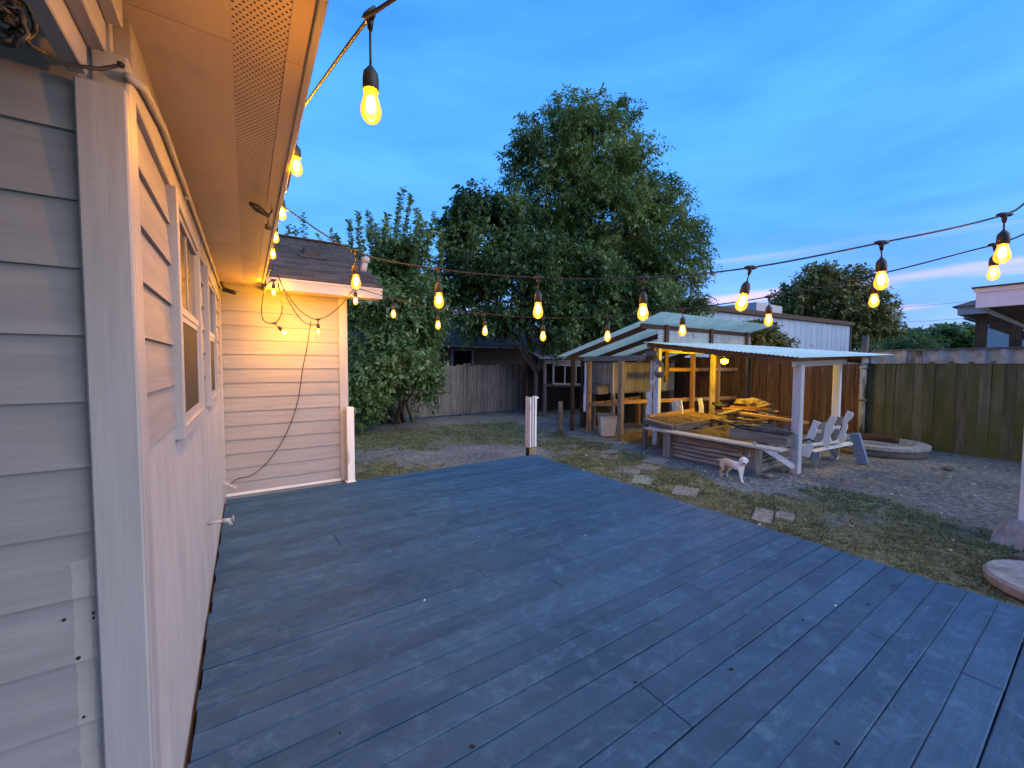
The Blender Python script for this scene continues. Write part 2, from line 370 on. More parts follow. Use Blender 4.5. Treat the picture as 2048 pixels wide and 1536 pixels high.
# ------------------------------------------------------------------ deck
def mat_deck():
    m, N, L, P = newmat('deck_paint')
    geo = N.new('ShaderNodeNewGeometry'); oi = N.new('ShaderNodeObjectInfo')
    def nz(sc, stretch, det=8, rough=0.62, dist=0.0):
        mp = N.new('ShaderNodeMapping'); mp.inputs['Scale'].default_value = stretch; L.new(geo.outputs['Position'], mp.inputs[0])
        n = N.new('ShaderNodeTexNoise'); n.inputs['Scale'].default_value = sc; n.inputs['Detail'].default_value = det; n.inputs['Roughness'].default_value = rough; n.inputs['Distortion'].default_value = dist
        L.new(mp.outputs[0], n.inputs['Vector']); return n
    def ramp(src, stops):
        r = N.new('ShaderNodeValToRGB'); L.new(src, r.inputs[0])
        while len(r.color_ramp.elements) < len(stops): r.color_ramp.elements.new(0.5)
        for e, (p, c) in zip(r.color_ramp.elements, stops): e.position = p; e.color = rgb(c)
        return r
    base = ramp(nz(2.2, (0.7, 1, 1)).outputs['Fac'], [(0.3, (0.015, 0.060, 0.122)), (0.7, (0.031, 0.092, 0.172))])
    blot = ramp(nz(8, (0.8, 1, 1), 10, 0.75, 0.8).outputs['Fac'], [(0.50, (0, 0, 0)), (0.64, (0.85, 0.85, 0.85))])
    m1 = N.new('ShaderNodeMix'); m1.data_type = 'RGBA'; L.new(blot.outputs[0], m1.inputs[0]); L.new(base.outputs[0], m1.inputs[6]); m1.inputs[7].default_value = (0.048, 0.125, 0.215, 1)
    # scuffed, paler spots
    sc = ramp(nz(3.1, (0.6, 1, 1), 10, 0.72, 1.2).outputs['Fac'], [(0.665, (0, 0, 0)), (0.72, (0.8, 0.8, 0.8))])
    m2 = N.new('ShaderNodeMix'); m2.data_type = 'RGBA'; L.new(sc.outputs[0], m2.inputs[0]); L.new(m1.outputs[2], m2.inputs[6]); m2.inputs[7].default_value = (0.085, 0.20, 0.325, 1)
    # worn streaks along the grain
    st = ramp(nz(14, (0.05, 1, 1), 6).outputs['Fac'], [(0.33, (0.84, 0.85, 0.86)), (0.60, (1.05, 1.04, 1.03))])
    m3 = N.new('ShaderNodeMix'); m3.data_type = 'RGBA'; m3.blend_type = 'MULTIPLY'; m3.inputs[0].default_value = 1; L.new(m2.outputs[2], m3.inputs[6]); L.new(st.outputs[0], m3.inputs[7])
    hs = N.new('ShaderNodeHueSaturation'); mr = N.new('ShaderNodeMapRange'); mr.inputs[3].default_value = 0.88; mr.inputs[4].default_value = 1.12
    L.new(oi.outputs['Random'], mr.inputs[0]); L.new(mr.outputs[0], hs.inputs['Value']); L.new(m3.outputs[2], hs.inputs['Color'])
    L.new(hs.outputs[0], P.inputs['Base Color'])
    rr = ramp(nz(5, (0.5, 1, 1)).outputs['Fac'], [(0.3, (0.62, 0.62, 0.62)), (0.7, (0.85, 0.85, 0.85))]); L.new(rr.outputs[0], P.inputs['Roughness'])
    P.inputs['Specular IOR Level'].default_value = 0.3
    bp = N.new('ShaderNodeBump'); bp.inputs['Strength'].default_value = 0.6; bp.inputs['Distance'].default_value = 0.006
    L.new(nz(40, (0.06, 1, 1), 6).outputs['Fac'], bp.inputs['Height'])
    bp2 = N.new('ShaderNodeBump'); bp2.inputs['Strength'].default_value = 0.3; bp2.inputs['Distance'].default_value = 0.012
    L.new(nz(9, (0.6, 1, 1), 8, 0.7).outputs['Fac'], bp2.inputs['Height']); L.new(bp.outputs[0], bp2.inputs['Normal']); L.new(bp2.outputs[0], P.inputs['Normal'])
    return m
DX0, DX1, DY1 = -0.238, 4.285, 5.765
def build_deck():
    M = mat_deck()
    d = thing('deck', (2.0, 2.2, G), 'low deck of blue painted boards running beside the house', 'deck')
    R = random.Random(5); pitch = 0.1455; y = 0.551-pitch*14
    joints = [0.66, 1.06, 1.48, 1.88, 2.28, 2.68, 3.1]
    k = 0
    while y < DY1-0.03:
        y1 = min(y+pitch, DY1)
        g = R.choice([0.001, 0.003, 0.004, 0.0055, 0.007, 0.009])
        if 2.9 < y < 3.4: js = [2.28]
        elif 1.35 < y < 1.95: js = [2.68] if k % 2 else [2.60]
        elif 3.0 < y: js = [R.choice(joints)] if R.random() < 0.75 else []
        elif 0.9 < y < 1.2: js = [1.62]
        else: js = sorted(R.sample(joints, R.choice([0, 1, 1, 2]))) if R.random() < 0.8 else []
        xs = [DX0+R.uniform(0.0, 0.014)]+js+[DX1+R.uniform(-0.012, 0.01)]
        for a, b in zip(xs[:-1], xs[1:]):
            if b-a < 0.25: continue
            dz = R.uniform(-0.0035, 0.0); tilt = R.uniform(-0.006, 0.006)
            bb = B(); e = R.choice([0.003, 0.005, 0.008]); n = max(4, int((b-a)/0.22)); rows = []; w0 = R.uniform(-1, 1)*0.0012; ph = R.uniform(0, 9)
            for i in range(n+1):
                x = a+e/2+(b-a-e)*i/n; q0 = y+g/2+w0*math.sin(i*0.7+ph)+R.uniform(-0.0009, 0.0009); q1 = y1-g/2+w0*math.sin(i*0.6+ph*2)+R.uniform(-0.0009, 0.0009); zt = dz+R.uniform(-0.0005, 0.0005); c = R.uniform(0.003, 0.0065); tl = tilt*(y1-y)/2; cup = -0.0012
                rows.append([bb.bm.verts.new(p) for p in ((x, q0, -0.03), (x, q0, zt-tl-c), (x, q0+c, zt-tl), (x, (q0+q1)/2, zt+cup), (x, q1-c, zt+tl), (x, q1, zt+tl-c), (x, q1, -0.03))])
            for i in range(n):
                for k2 in range(6): bb.bm.faces.new((rows[i][k2], rows[i+1][k2], rows[i+1][k2+1], rows[i][k2+1]))
                bb.bm.faces.new((rows[i][6], rows[i+1][6], rows[i+1][0], rows[i][0]))
            bb.bm.faces.new(rows[0]); bb.bm.faces.new(rows[-1][::-1])
            bb.build('board', M, d)
        y = y1; k += 1
    b = B(); b.span((DX1-0.05, -1.45, -0.20), (DX1-0.012, DY1-0.02, -0.034)); b.build('rim_joist', GW('y'), d)
    b = B(); b.span((DX0, DY1-0.055, -0.20), (DX1-0.055, DY1-0.018, -0.034)); b.build('rim_joist', GW('x'), d)
    for i, x in enumerate((0.3, 0.9, 1.48, 2.1, 2.68, 3.3, 3.8)):
        B().span((x-0.02, -1.4, -0.19), (x+0.02, DY1-0.06, -0.034)).build('joist', GW('y'), d)
build_deck()

# ------------------------------------------------------------------ house
WX = -0.262     # main wall siding plane (faces +X)
def mat_soffit():
    m = pm('soffit_paint', (0.44, 0.355, 0.25), (0.53, 0.43, 0.31), scale=3, stretch=(1, 0.4, 1), rough=0.6, bump=0.15, bscale=4, rnd=0, c3=(0.38, 0.32, 0.25), c3scale=3, c3lo=0.6, c3hi=0.8, bdist=0.004)
    return m
def mat_vent():
    m = pm('vent_strip_paint', (0.44, 0.355, 0.25), (0.53, 0.43, 0.31), scale=3, rough=0.6, bump=0.0, rnd=0)
    N, L = m.node_tree.nodes, m.node_tree.links; P = N['Principled BSDF']
    src = P.inputs['Base Color'].links[0].from_socket
    geo = N.new('ShaderNodeNewGeometry')
    def lattice(off):
        a = N.new('ShaderNodeVectorMath'); a.operation = 'MULTIPLY'; L.new(geo.outputs['Position'], a.inputs[0]); a.inputs[1].default_value = (1/0.0162, 1/0.028, 0)
        b = N.new('ShaderNodeVectorMath'); b.operation = 'ADD'; L.new(a.outputs[0], b.inputs[0]); b.inputs[1].default_value = (off, off, 0)
        f = N.new('ShaderNodeVectorMath'); f.operation = 'FRACTION'; L.new(b.outputs[0], f.inputs[0])
        s = N.new('ShaderNodeVectorMath'); s.operation = 'SUBTRACT'; L.new(f.outputs[0], s.inputs[0]); s.inputs[1].default_value = (0.5, 0.5, 0)
        q = N.new('ShaderNodeVectorMath'); q.operation = 'MULTIPLY'; L.new(s.outputs[0], q.inputs[0]); q.inputs[1].default_value = (0.0162, 0.028, 0)
        l = N.new('ShaderNodeVectorMath'); l.operation = 'LENGTH'; L.new(q.outputs[0], l.inputs[0]); return l.outputs['Value']
    mn = N.new('ShaderNodeMath'); mn.operation = 'MINIMUM'; L.new(lattice(0.0), mn.inputs[0]); L.new(lattice(0.5), mn.inputs[1])
    lt = N.new('ShaderNodeMath'); lt.operation = 'LESS_THAN'; lt.inputs[1].default_value = 0.0037; L.new(mn.outputs[0], lt.inputs[0])
    mx = N.new('ShaderNodeMix'); mx.data_type = 'RGBA'; L.new(lt.outputs[0], mx.inputs[0]); L.new(src, mx.inputs[6]); mx.inputs[7].default_value = (0.02, 0.017, 0.015, 1)
    L.new(mx.outputs[2], P.inputs['Base Color']); return m
def course_x(y0, y1, z0, z1, X, k=1):
    """lap siding board on a wall facing +X"""
    return B().hexa([(X-0.012, y0, z0), (X+0.010, y0, z0), (X+0.010, y1, z0), (X-0.012, y1, z0), (X-0.012, y0, z1+0.012), (X-0.004, y0, z1+0.012), (X-0.004, y1, z1+0.012), (X-0.012, y1, z1+0.012)])
def course_y(x0, x1, z0, z1, Y):
    """lap siding board on a wall facing -Y"""
    return B().hexa([(x0, Y+0.012, z0), (x0, Y-0.010, z0), (x1, Y-0.010, z0), (x1, Y+0.012, z0), (x0, Y+0.012, z1+0.012), (x0, Y+0.004, z1+0.012), (x1, Y+0.004, z1+0.012), (x1, Y+0.012, z1+0.012)])
M_PANE = pm('window_pane', (0.012, 0.013, 0.015), (0.02, 0.021, 0.023), scale=2, rough=0.06, bump=0, rnd=0.1, spec=0.6)
M_SCREEN = pm('insect_screen', (0.022, 0.02, 0.02), (0.036, 0.033, 0.031), scale=60, rough=0.7, bump=0.1, rnd=0)
M_BLIND = pm('window_blind', (0.42, 0.38, 0.33), (0.52, 0.48, 0.42), scale=3, rough=0.7, bump=0.05, rnd=0)
SOF = 2.55
def build_house():
    h = thing('house', (-0.3, 3.6, G), 'house wall of pale lap siding with porch corner, windows and a short wing', 'house')
    # cores that close the volume
    B().span((-6.0, 1.47, G), (-0.285, 5.9, 2.6)).build('wall', M_STUCCO, h)
    B().span((-6.0, 5.89, G), (1.12, 9.5, 2.58)).build('wall', M_STUCCO, h)
    # stucco skirt under the windows
    B().hexa([(-0.284, 1.46, G), (-0.243, 1.46, G), (-0.243, 5.876, G), (-0.284, 5.876, G), (-0.284, 1.46, 1.345), (-0.2605, 1.46, 1.345), (-0.2605, 5.876, 1.345), (-0.284, 5.876, 1.345)]).build('stucco_skirt', M_STUCCO, h)
    # siding, main wall
    wins = [(2.22, 3.22), (3.84, 4.80)]
    z = 1.342
    while z < 2.33:
        z1 = min(z+0.168, 2.345)
        for a, b in ((1.555, wins[0][0]), (wins[0][1], wins[1][0]), (wins[1][1], 5.862)):
            course_x(a+0.001, b-0.001, z, z1, WX).build('siding_board', M_SIDING['y'], h)
        z += 0.168
    # siding, wall left of the corner (faces -Y)
    fm = M_SIDING['x'].copy(); fm.name = 'siding_paint_front'; N, L = fm.node_tree.nodes, fm.node_tree.links; P = N['Principled BSDF']; src = P.inputs['Base Color'].links[0].from_socket
    geo = N.new('ShaderNodeNewGeometry'); sp = N.new('ShaderNodeSeparateXYZ'); L.new(geo.outputs['Position'], sp.inputs[0]); nz = N.new('ShaderNodeTexNoise'); nz.inputs['Scale'].default_value = 30; L.new(geo.outputs['Position'], nz.inputs['Vector'])
    def mth(op, a, b_):
        m_ = N.new('ShaderNodeMath'); m_.operation = op
        for i_, q_ in enumerate((a, b_)):
            if isinstance(q_, (int, float)): m_.inputs[i_].default_value = q_
            else: L.new(q_, m_.inputs[i_])
        return m_.outputs[0]
    wob = mth('MULTIPLY', nz.outputs['Fac'], 0.012); xx = mth('ADD', sp.outputs['X'], wob); zz = mth('ADD', sp.outputs['Z'], wob)
    msk = mth('MULTIPLY', mth('LESS_THAN', mth('ABSOLUTE', mth('ADD', xx, 0.362), 0), 0.016), mth('LESS_THAN', zz, 1.10)); msk = mth('MULTIPLY', msk, 0.55)
    mx = N.new('ShaderNodeMix'); mx.data_type = 'RGBA'; L.new(msk, mx.inputs[0]); L.new(src, mx.inputs[6]); mx.inputs[7].default_value = (0.42, 0.41, 0.37, 1); L.new(mx.outputs[2], P.inputs['Base Color'])
    z = 2.006-0.168*13
    while z < 2.3:
        course_y(-2.6, -0.334, z, z+0.168, 1.462).build('siding_board', fm, h); z += 0.168
    # siding, wing (faces -Y)
    z = 0.165-0.1724+0.03
    B().span((-0.24, 5.862, 0.0), (1.06, 5.885, 0.035), bev=0.003).build('base_board', WW('x'), h)
    z = 0.165-0.1724
    first = True
    while z < 2.5:
        course_y(-0.246, 1.056, max(z, 0.036), z+0.1724, 5.876).build('siding_board', M_SIDING['x'], h); z += 0.1724
    # corner boards
    B().span((-0.335, 1.43, G), (-0.24, 1.4625, 2.30), bev=0.004).build('corner_board', M_TRIM['z'], h)
    B().span((-0.29, 1.4645, G), (-0.2405, 1.556, 2.40), bev=0.004).build('corner_board', M_TRIM['z'], h)
    B().span((1.056, 5.853, 0.0), (1.166, 5.888, 2.49), bev=0.004).build('corner_board', M_TRIM['z'], h)
    B().span((1.125, 5.890, 0.0), (1.167, 5.99, 2.49), bev=0.004).build('corner_board', M_TRIM['z'], h)
    B().span((-0.262, 5.835, 0.0), (-0.232, 5.863, 2.5), bev=0.004).build('corner_board', M_TRIM['z'], h)
    # frieze and conduit under the soffit
    B().span((-0.285, 1.558, 2.345), (-0.246, 5.86, SOF), bev=0.003).build('frieze_board', M_TRIM['y'], h)
    B().tube([(-0.236, 1.44, 2.335), (-0.232, 1.60, 2.40), (-0.232, 1.95, 2.455), (-0.231, 2.6, 2.47), (-0.232, 3.4, 2.48), (-0.231, 4.3, 2.485), (-0.231, 5.0, 2.487), (-0.232, 5.84, 2.487)], 0.0115, seg=10).build('conduit', M_TRIM['y'], h, smooth=True)
    for y in (1.98, 2.7, 3.6, 4.6): B().box((-0.236, y, 2.465), (0.02, 0.014, 0.04), bev=0.002).build('conduit_strap', M_TRIM['y'], h)
    # windows
    for a, b in wins:
        w = B(); t = 0.055; zb, zt = 1.272, 2.345
        w.span((-0.275, a, zb), (-0.226, a+t, zt), bev=0.003); w.span((-0.275, b-t, zb), (-0.226, b, zt), bev=0.003)
        w.span((-0.275, a+t, zt-t), (-0.2265, b-t, zt), bev=0.003)
        w.span((-0.275, a+t, zb), (-0.2265, b-t, zb+t), bev=0.003)
        wo = w.build('window', M_TRIM['z'], h)
        ya, yb = a+t, b-t; z0, z1 = zb+t, zt-t; zm = (z0+z1)/2+0.02
        s = B()
        for (p, q, X) in ((zm, z1, -0.238), (z0, zm, -0.243)):
            s.span((X-0.02, ya, p), (X, ya+0.03, q)); s.span((X-0.02, yb-0.03, p), (X, yb, q)); s.span((X-0.02, ya+0.03, p), (X, yb-0.03, p+0.035)); s.span((X-0.02, ya+0.03, q-0.03), (X, yb-0.03, q))
        s.build('sash', M_TRIM['y'], wo)
        B().span((-0.262, ya+0.03, zm+0.03), (-0.250, yb-0.03, z1-0.03)).build('pane', M_PANE, wo)
        B().span((-0.283, ya+0.03, z0+0.03), (-0.274, yb-0.03, zm-0.03)).build('pane', M_PANE, wo)
        B().span((-0.2505, ya+0.03, z0+0.035), (-0.2485, yb-0.03, zm-0.03)).build('screen', M_SCREEN, wo)
        g = B()
        g.span((-0.2495, (ya+yb)/2-0.008, zm+0.03), (-0.245, (ya+yb)/2+0.008, z1-0.03)); g.build('muntin', M_TRIM['z'], wo)
    # eave: soffit, vented strip, fascia
    ys = [-6.0, -4.6, -3.39, -2.17, -0.95, 0.27, 1.49, 2.71, 3.93, 5.15, 5.545]; sm = mat_soffit()
    for a, b in zip(ys[:-1], ys[1:]):
        q = random.uniform(-0.001, 0.001)
        B().span((-0.2855, a+0.0012, SOF+q), (-0.014, b-0.0012, SOF+0.012)).build('soffit_panel', sm, h)
        B().span((0.125, a+0.0012, SOF+q), (0.178, b-0.0012, SOF+0.012)).build('soffit_strip', sm, h)
    B().span((-0.2855, 5.5455, SOF), (0.178, 5.86, SOF+0.012)).build('soffit_panel', sm, h)
    B().span((-0.0135, -6.0, SOF+0.002), (0.1245, 5.54, SOF+0.010)).build('soffit_vent', mat_vent(), h)
    B().span((0.1785, -6.0, SOF-0.012), (0.2, 5.6, SOF+0.15), bev=0.003).build('fascia', M_TRIM['y'], h)
    B().span((0.2005, -6.0, SOF+0.10), (0.216, 5.6, SOF+0.152)).build('drip_edge', pm('drip_edge_metal', (0.10, 0.085, 0.07), (0.2, 0.17, 0.14), scale=8, rough=0.5, bump=0.1, rnd=0, metal=0.3), h)
    B().hexa([(0.235, -6.0, SOF+0.153), (0.235, 6.0, SOF+0.153), (-3.4, 6.0, SOF+1.75), (-3.4, -6.0, SOF+1.75), (0.235, -6.0, SOF+0.17), (0.235, 6.0, SOF+0.17), (-3.4, 6.0, SOF+1.77), (-3.4, -6.0, SOF+1.77)]).build('roof', M_SHINGLE, h)
    # porch beam and porch ceiling over the recess left of the corner; extended unseen behind the camera, like eave and roof, to shade the wall
    for (x0, x1, zb) in ((-0.272, -0.24, 2.445), (-0.307, -0.2725, 2.372), (-0.346, -0.3075, 2.303)):
        B().span((x0, -6.0, zb), (x1, 1.4285, SOF-0.002), bev=0.003).build('porch_beam', M_TRIM['y'], h)
    B().span((-0.307, 1.4635, 2.3), (-0.2725, 1.50, SOF-0.002)).build('porch_beam', M_TRIM['y'], h)
    B().span((-4.0, -6.0, 2.46), (-0.3465, 1.45, 2.475)).build('porch_ceiling', pm('porch_ceiling_paint', (0.20, 0.20, 0.215), (0.27, 0.27, 0.285), scale=3, rough=0.8, bump=0.1, rnd=0), h)
    # wing roof: sheathing, shingle courses, fascia, gable
    E0, E1 = (5.53, 2.63), (7.72, 3.69); L = math.hypot(E1[0]-E0[0], E1[1]-E0[1]); th = math.atan2(E1[1]-E0[1], E1[0]-E0[0])
    rf = B().hexa([(0.0, E0[0], E0[1]-0.02), (1.55, E0[0], E0[1]-0.02), (1.55, E1[0], E1[1]-0.02), (0.0, E1[0], E1[1]-0.02), (0.0, E0[0], E0[1]), (1.55, E0[0], E0[1]), (1.55, E1[0], E1[1]), (0.0, E1[0], E1[1])]).build('roof', M_SHINGLE, h)
    B().hexa([(0.0, E1[0], E1[1]-0.02), (1.55, E1[0], E1[1]-0.02), (1.55, 9.9, 2.6), (0.0, 9.9, 2.6), (0.0, E1[0], E1[1]), (1.55, E1[0], E1[1]), (1.55, 9.9, 2.62), (0, 9.9, 2.62)]).build('roof', M_SHINGLE, h)
    tab = {}
    R = random.Random(3); n = int(L/0.14)+1
    for i in range(n):
        s0 = i*0.14-0.02; x = 0.0-(i % 2)*0.15
        while x < 1.56:
            a, b = max(x, 0.0), min(x+0.3, 1.565)
            if b-a > 0.04:
                up = R.uniform(0.0, 0.004)
                def pt(x_, s_, o): return (x_, E0[0]+math.cos(th)*s_-math.sin(th)*o, E0[1]+math.sin(th)*s_+math.cos(th)*o)
                s1 = min(s0+0.17, L)
                B().hexa([pt(a+0.003, s0, 0.004), pt(b-0.003, s0, 0.004), pt(b-0.003, s1, 0.001), pt(a+0.003, s1, 0.001), pt(a+0.003, s0+R.uniform(0, 0.006), 0.013+up), pt(b-0.003, s0+R.uniform(0, 0.006), 0.013+up), pt(b-0.003, s1, 0.003), pt(a+0.003, s1, 0.003)]).build('shingle', M_SHINGLE, rf)
            x += 0.3
    B().bar((0.0, E1[0], E1[1]+0.012), (1.565, E1[0], E1[1]+0.012), 0.16, 0.02).build('ridge_cap', M_SHINGLE, h)
    B().span((0.2165, 5.52, 2.475), (1.55, 5.545, 2.605), bev=0.003).build('fascia', M_TRIM['x'], h)
    B().span((0.2165, 5.508, 2.585), (1.552, 5.5195, 2.615), bev=0.002).build('fascia_trim', M_TRIM['x'], h)
    B().span((0.2, 5.5455, 2.492), (1.549, 5.86, 2.504)).build('soffit', mat_soffit(), h)
    B().hexa([(1.16, 5.88, 2.5), (1.18, 5.88, 2.5), (1.18, 9.5, 2.5), (1.16, 9.5, 2.5), (1.16, 7.55, 3.55), (1.18, 7.55, 3.55), (1.18, 7.75, 3.55), (1.16, 7.75, 3.55)]).build('gable', M_SIDING['y'], h)
    B().hexa([(1.53, 5.53, 2.48), (1.552, 5.53, 2.48), (1.552, 7.72, 3.55), (1.53, 7.72, 3.55), (1.53, 5.53, 2.612), (1.552, 5.53, 2.612), (1.552, 7.72, 3.665), (1.53, 7.72, 3.665)]).build('rake_board', M_TRIM['y'], h)
    # box vent on the wing roof
    vy, vz = 6.75, 2.63+math.tan(th)*(6.75-5.53)
    B().hexa([(0.72, vy-0.11, vz-0.04), (0.98, vy-0.11, vz-0.04), (0.98, vy+0.16, vz+0.08), (0.72, vy+0.16, vz+0.08), (0.76, vy-0.10, vz+0.07), (0.94, vy-0.10, vz+0.07), (0.94, vy+0.1, vz+0.13), (0.76, vy+0.1, vz+0.13)]).build('roof_vent', M_SHINGLE, h)
    B().box((0.85, vy-0.16, vz-0.05), (0.36, 0.18, 0.01), rot=(th, 0, 0)).build('vent_flashing', M_SHINGLE, h)
    # nail heads and holes left in the porch wall where a rail was taken off
    for (u, v, r) in ((128, 1240, .0035), (187, 1226, .003), (187, 1236, .0025), (157, 1316, .0045), (168, 1434, .003)):
        p = at(u, v, y=1.452)
        B().lathe([(r, -0.002), (r, 0.002)], loc=p, seg=9, M=Matrix.Rotation(PI/2, 4, 'X')).build('screw_hole', M_DARK, h)
    for y0, y1 in ((4.04, 4.13), (3.2, 3.28), (2.27, 2.34)):
        pass
    return h
HOUSE = build_house()
def house_fittings():
    # outdoor tap
    p = at(415, 1048, x=-0.25); t = thing('garden_tap', tuple(p), 'white garden tap sticking out of the stucco wall above the deck', 'tap')
    M = M_TRIM['y']; a = Vector(p)
    B().tube([a, a+Vector((0.09, 0, 0.004))], 0.011, seg=10).build('pipe', M, t, smooth=True)
    B().tube([a+Vector((0.085, 0, 0.003)), a+Vector((0.12, 0, 0.0)), a+Vector((0.135, 0, -0.035))], [0.017, 0.018, 0.013], seg=10).build('spout', M, t, smooth=True)
    b = B(); c = a+Vector((0.15, 0, 0.012)); b.tube([a+Vector((0.115, 0, 0.005)), c], 0.006, seg=8)
    for k in range(4): b.box(c+Vector((0, math.cos(k*PI/2)*0.016, math.sin(k*PI/2)*0.016)), (0.008, 0.014, 0.014), bev=0.002)
    b.build('handle', M, t)
    # flood-light camera under the soffit
    p = np.array((-0.17, 5.72, 2.44)); t = thing('security_camera', tuple(p), 'small black camera on a bracket under the eave corner', 'camera')
    B().tube([(-0.22, 5.80, 2.53), (-0.20, 5.76, 2.49), (-0.185, 5.73, 2.465)], 0.009, seg=8).build('bracket', M_BLACK, t)
    B().lathe([(0.022, 0), (0.022, 0.008)], loc=(-0.22, 5.80, 2.54), seg=12).build('mount', M_BLACK, t)
    B().bar((-0.195, 5.735, 2.455), (-0.085, 5.66, 2.415), 0.055, 0.05, bev=0.008).build('body', M_BLACK, t)
    B().lathe([(0.018, 0), (0.016, 0.004)], loc=(-0.083, 5.659, 2.414), seg=12, M=Vector((0.11, -0.075, -0.04)).to_track_quat('Z', 'Y').to_matrix().to_4x4()).build('lens', pm('lens_glass', (0.03, 0.03, 0.035), (0.05, 0.05, 0.055), rough=0.1, bump=0, rnd=0), t)
    # outlet cover
    t = thing('outdoor_outlet', (-0.23, 5.6, 0.15), 'open weatherproof outlet cover low in the corner above the deck', 'outlet')
    B().span((-0.256, 5.56, 0.13), (-0.243, 5.66, 0.26), bev=0.003).build('box', M_TRIM['z'], t)
    B().bar((-0.243, 5.61, 0.25), (-0.12, 5.60, 0.165), 0.09, 0.006).build('flap', M_TRIM['y'], t)
    # vent pipe by the wing gable
    t = thing('vent_pipe', (1.47, 6.25, 2.93), 'white plastic vent pipe beside the wing roof edge', 'pipe')
    B().tube([(1.47, 6.25, 2.93), (1.50, 6.22, 3.12)], 0.045, seg=14).build('pipe', M_TRIM['z'], t, smooth=True)
    B().lathe([(0.062, 0), (0.064, 0.06), (0.06, 0.07), (0.035, 0.072)], loc=(1.505, 6.22, 3.10), seg=16).build('collar', M_TRIM['z'], t, smooth=True)
    # coil of black cable hanging in the porch
    c = at(8, 30, y=1.15); t = thing('cable_coil', tuple(c), 'bundle of black cable hanging under the porch beam at top left', 'cable')
    R = random.Random(2); b = B()
    for k in range(9):
        rr = R.uniform(0.014, 0.032); ax = Euler((R.uniform(0.9, 2.2), R.uniform(-0.5, 0.5), R.uniform(0, 3))).to_matrix(); o = Vector(c)+Vector((R.uniform(-0.02, 0.008), R.uniform(-0.01, 0.01), R.uniform(-0.025, 0.03)))
        b.tube([o+ax @ Vector((rr*math.cos(q*PI/9), rr*1.25*math.sin(q*PI/9), 0.006*math.sin(q*2))) for q in range(19)], 0.0042, seg=6, cap=False)
    b.build('coil', M_BLACK, t, smooth=True)
    p1 = at(60, 90, y=1.22); p2 = at(130, 128, y=1.36); p3 = at(200, 138, y=1.418); p4 = at(243, 130, y=1.424)
    B().tube([c+np.array((0.02, 0, -0.02)), at(35, 55, y=1.18), p1, p2, p3, p4], [0.005, 0.005, 0.004, 0.0035, 0.005, 0.004], seg=8).build('cable', M_BLACK, t, smooth=True)
    B().blob(p4, (0.009, 0.009, 0.009), sub=1).build('screw_eye', M_BLACK, t)
    # short white stub post at the wing corner and the striped post at the deck corner
    t = thing('stub_post', (1.16, 5.72, 0), 'short white railing post standing against the wing corner board', 'post')
    B().span((1.118, 5.72, 0.002), (1.21, 5.815, 1.02), bev=0.004, jit=0.002).build('post', WW('z'), t)
    B().box((1.163, 5.763, 0.006), (0.125, 0.118, 0.008), jit=0.003).build('paint_skirt', WW('x'), t)
    t = thing('stub_post', (4.27, 5.80, G), 'white post with dark vertical grooves at the far corner of the deck', 'post')
    for dx in (-0.056, 0.0, 0.056):
        B().span((4.27+dx-0.019, 5.78, 0.13), (4.27+dx+0.019, 5.80, 1.03+0.012*(dx == 0)), bev=0.003, jit=0.002).build('stave', WW('z'), t)
    B().span((4.205, 5.80, G), (4.345, 5.91, 1.0)).build('core', M_DARK, t)
    for y in (5.812, 5.866): B().span((4.184, y, 0.12), (4.203, y+0.038, 1.035), bev=0.003, jit=0.002).build('stave', WW('z'), t)
    B().span((4.192, 5.782, -0.03), (4.348, 5.80, 0.126), bev=0.003, jit=0.003).build('bare_base', TW('z'), t)
    B().hexa([(4.30, 5.78, 1.01), (4.40, 5.78, 1.0), (4.39, 5.84, 1.01), (4.30, 5.84, 1.02), (4.30, 5.78, 1.045), (4.37, 5.78, 1.035), (4.37, 5.84, 1.04), (4.30, 5.84, 1.05)]).build('splinter', WW('x'), t)
house_fittings()

# ------------------------------------------------------------------ fences
def fence_pickets(t, P0, P1, w, zb, zt, mat, thick=0.018, seed=1, gap=0.006, dz=0.03, face=(0, -1), out=0.008):
    R = random.Random(seed); d = Vector((P1[0]-P0[0], P1[1]-P0[1], 0)); n = int(round(d.length/w)); w = d.length/n; u = d.normalized(); ang = math.atan2(u.y, u.x)
    protos = []
    for k in range(4):
        hh = zt-zb
        b = B(); c = 0.02
        b.prism([(-w/2+gap/2, 0), (w/2-gap/2, 0), (w/2-gap/2, hh-c), (w/2-gap/2-c, hh), (-w/2+gap/2+c*R.uniform(0.2, 1), hh-R.uniform(0, 0.015)), (-w/2+gap/2, hh-c)], thick, Matrix.Rotation(PI/2, 4, 'X'))
        protos.append(proto(b, 'picket', mat))
    for i in range(n):
        p = Vector((P0[0], P0[1], zb))+u*(i+0.5)*w
        o = inst(protos[R.randrange(4)], t, p-Vector(t.location)+Vector((face[0], face[1], 0))*R.uniform(0, out), rot=(R.uniform(-0.012, 0.012), R.uniform(-0.012, 0.012), ang), scale=(R.uniform(0.975, 1.0) if out > 0.005 else 1.004, 1, 1+R.uniform(-dz, dz)), name='picket')
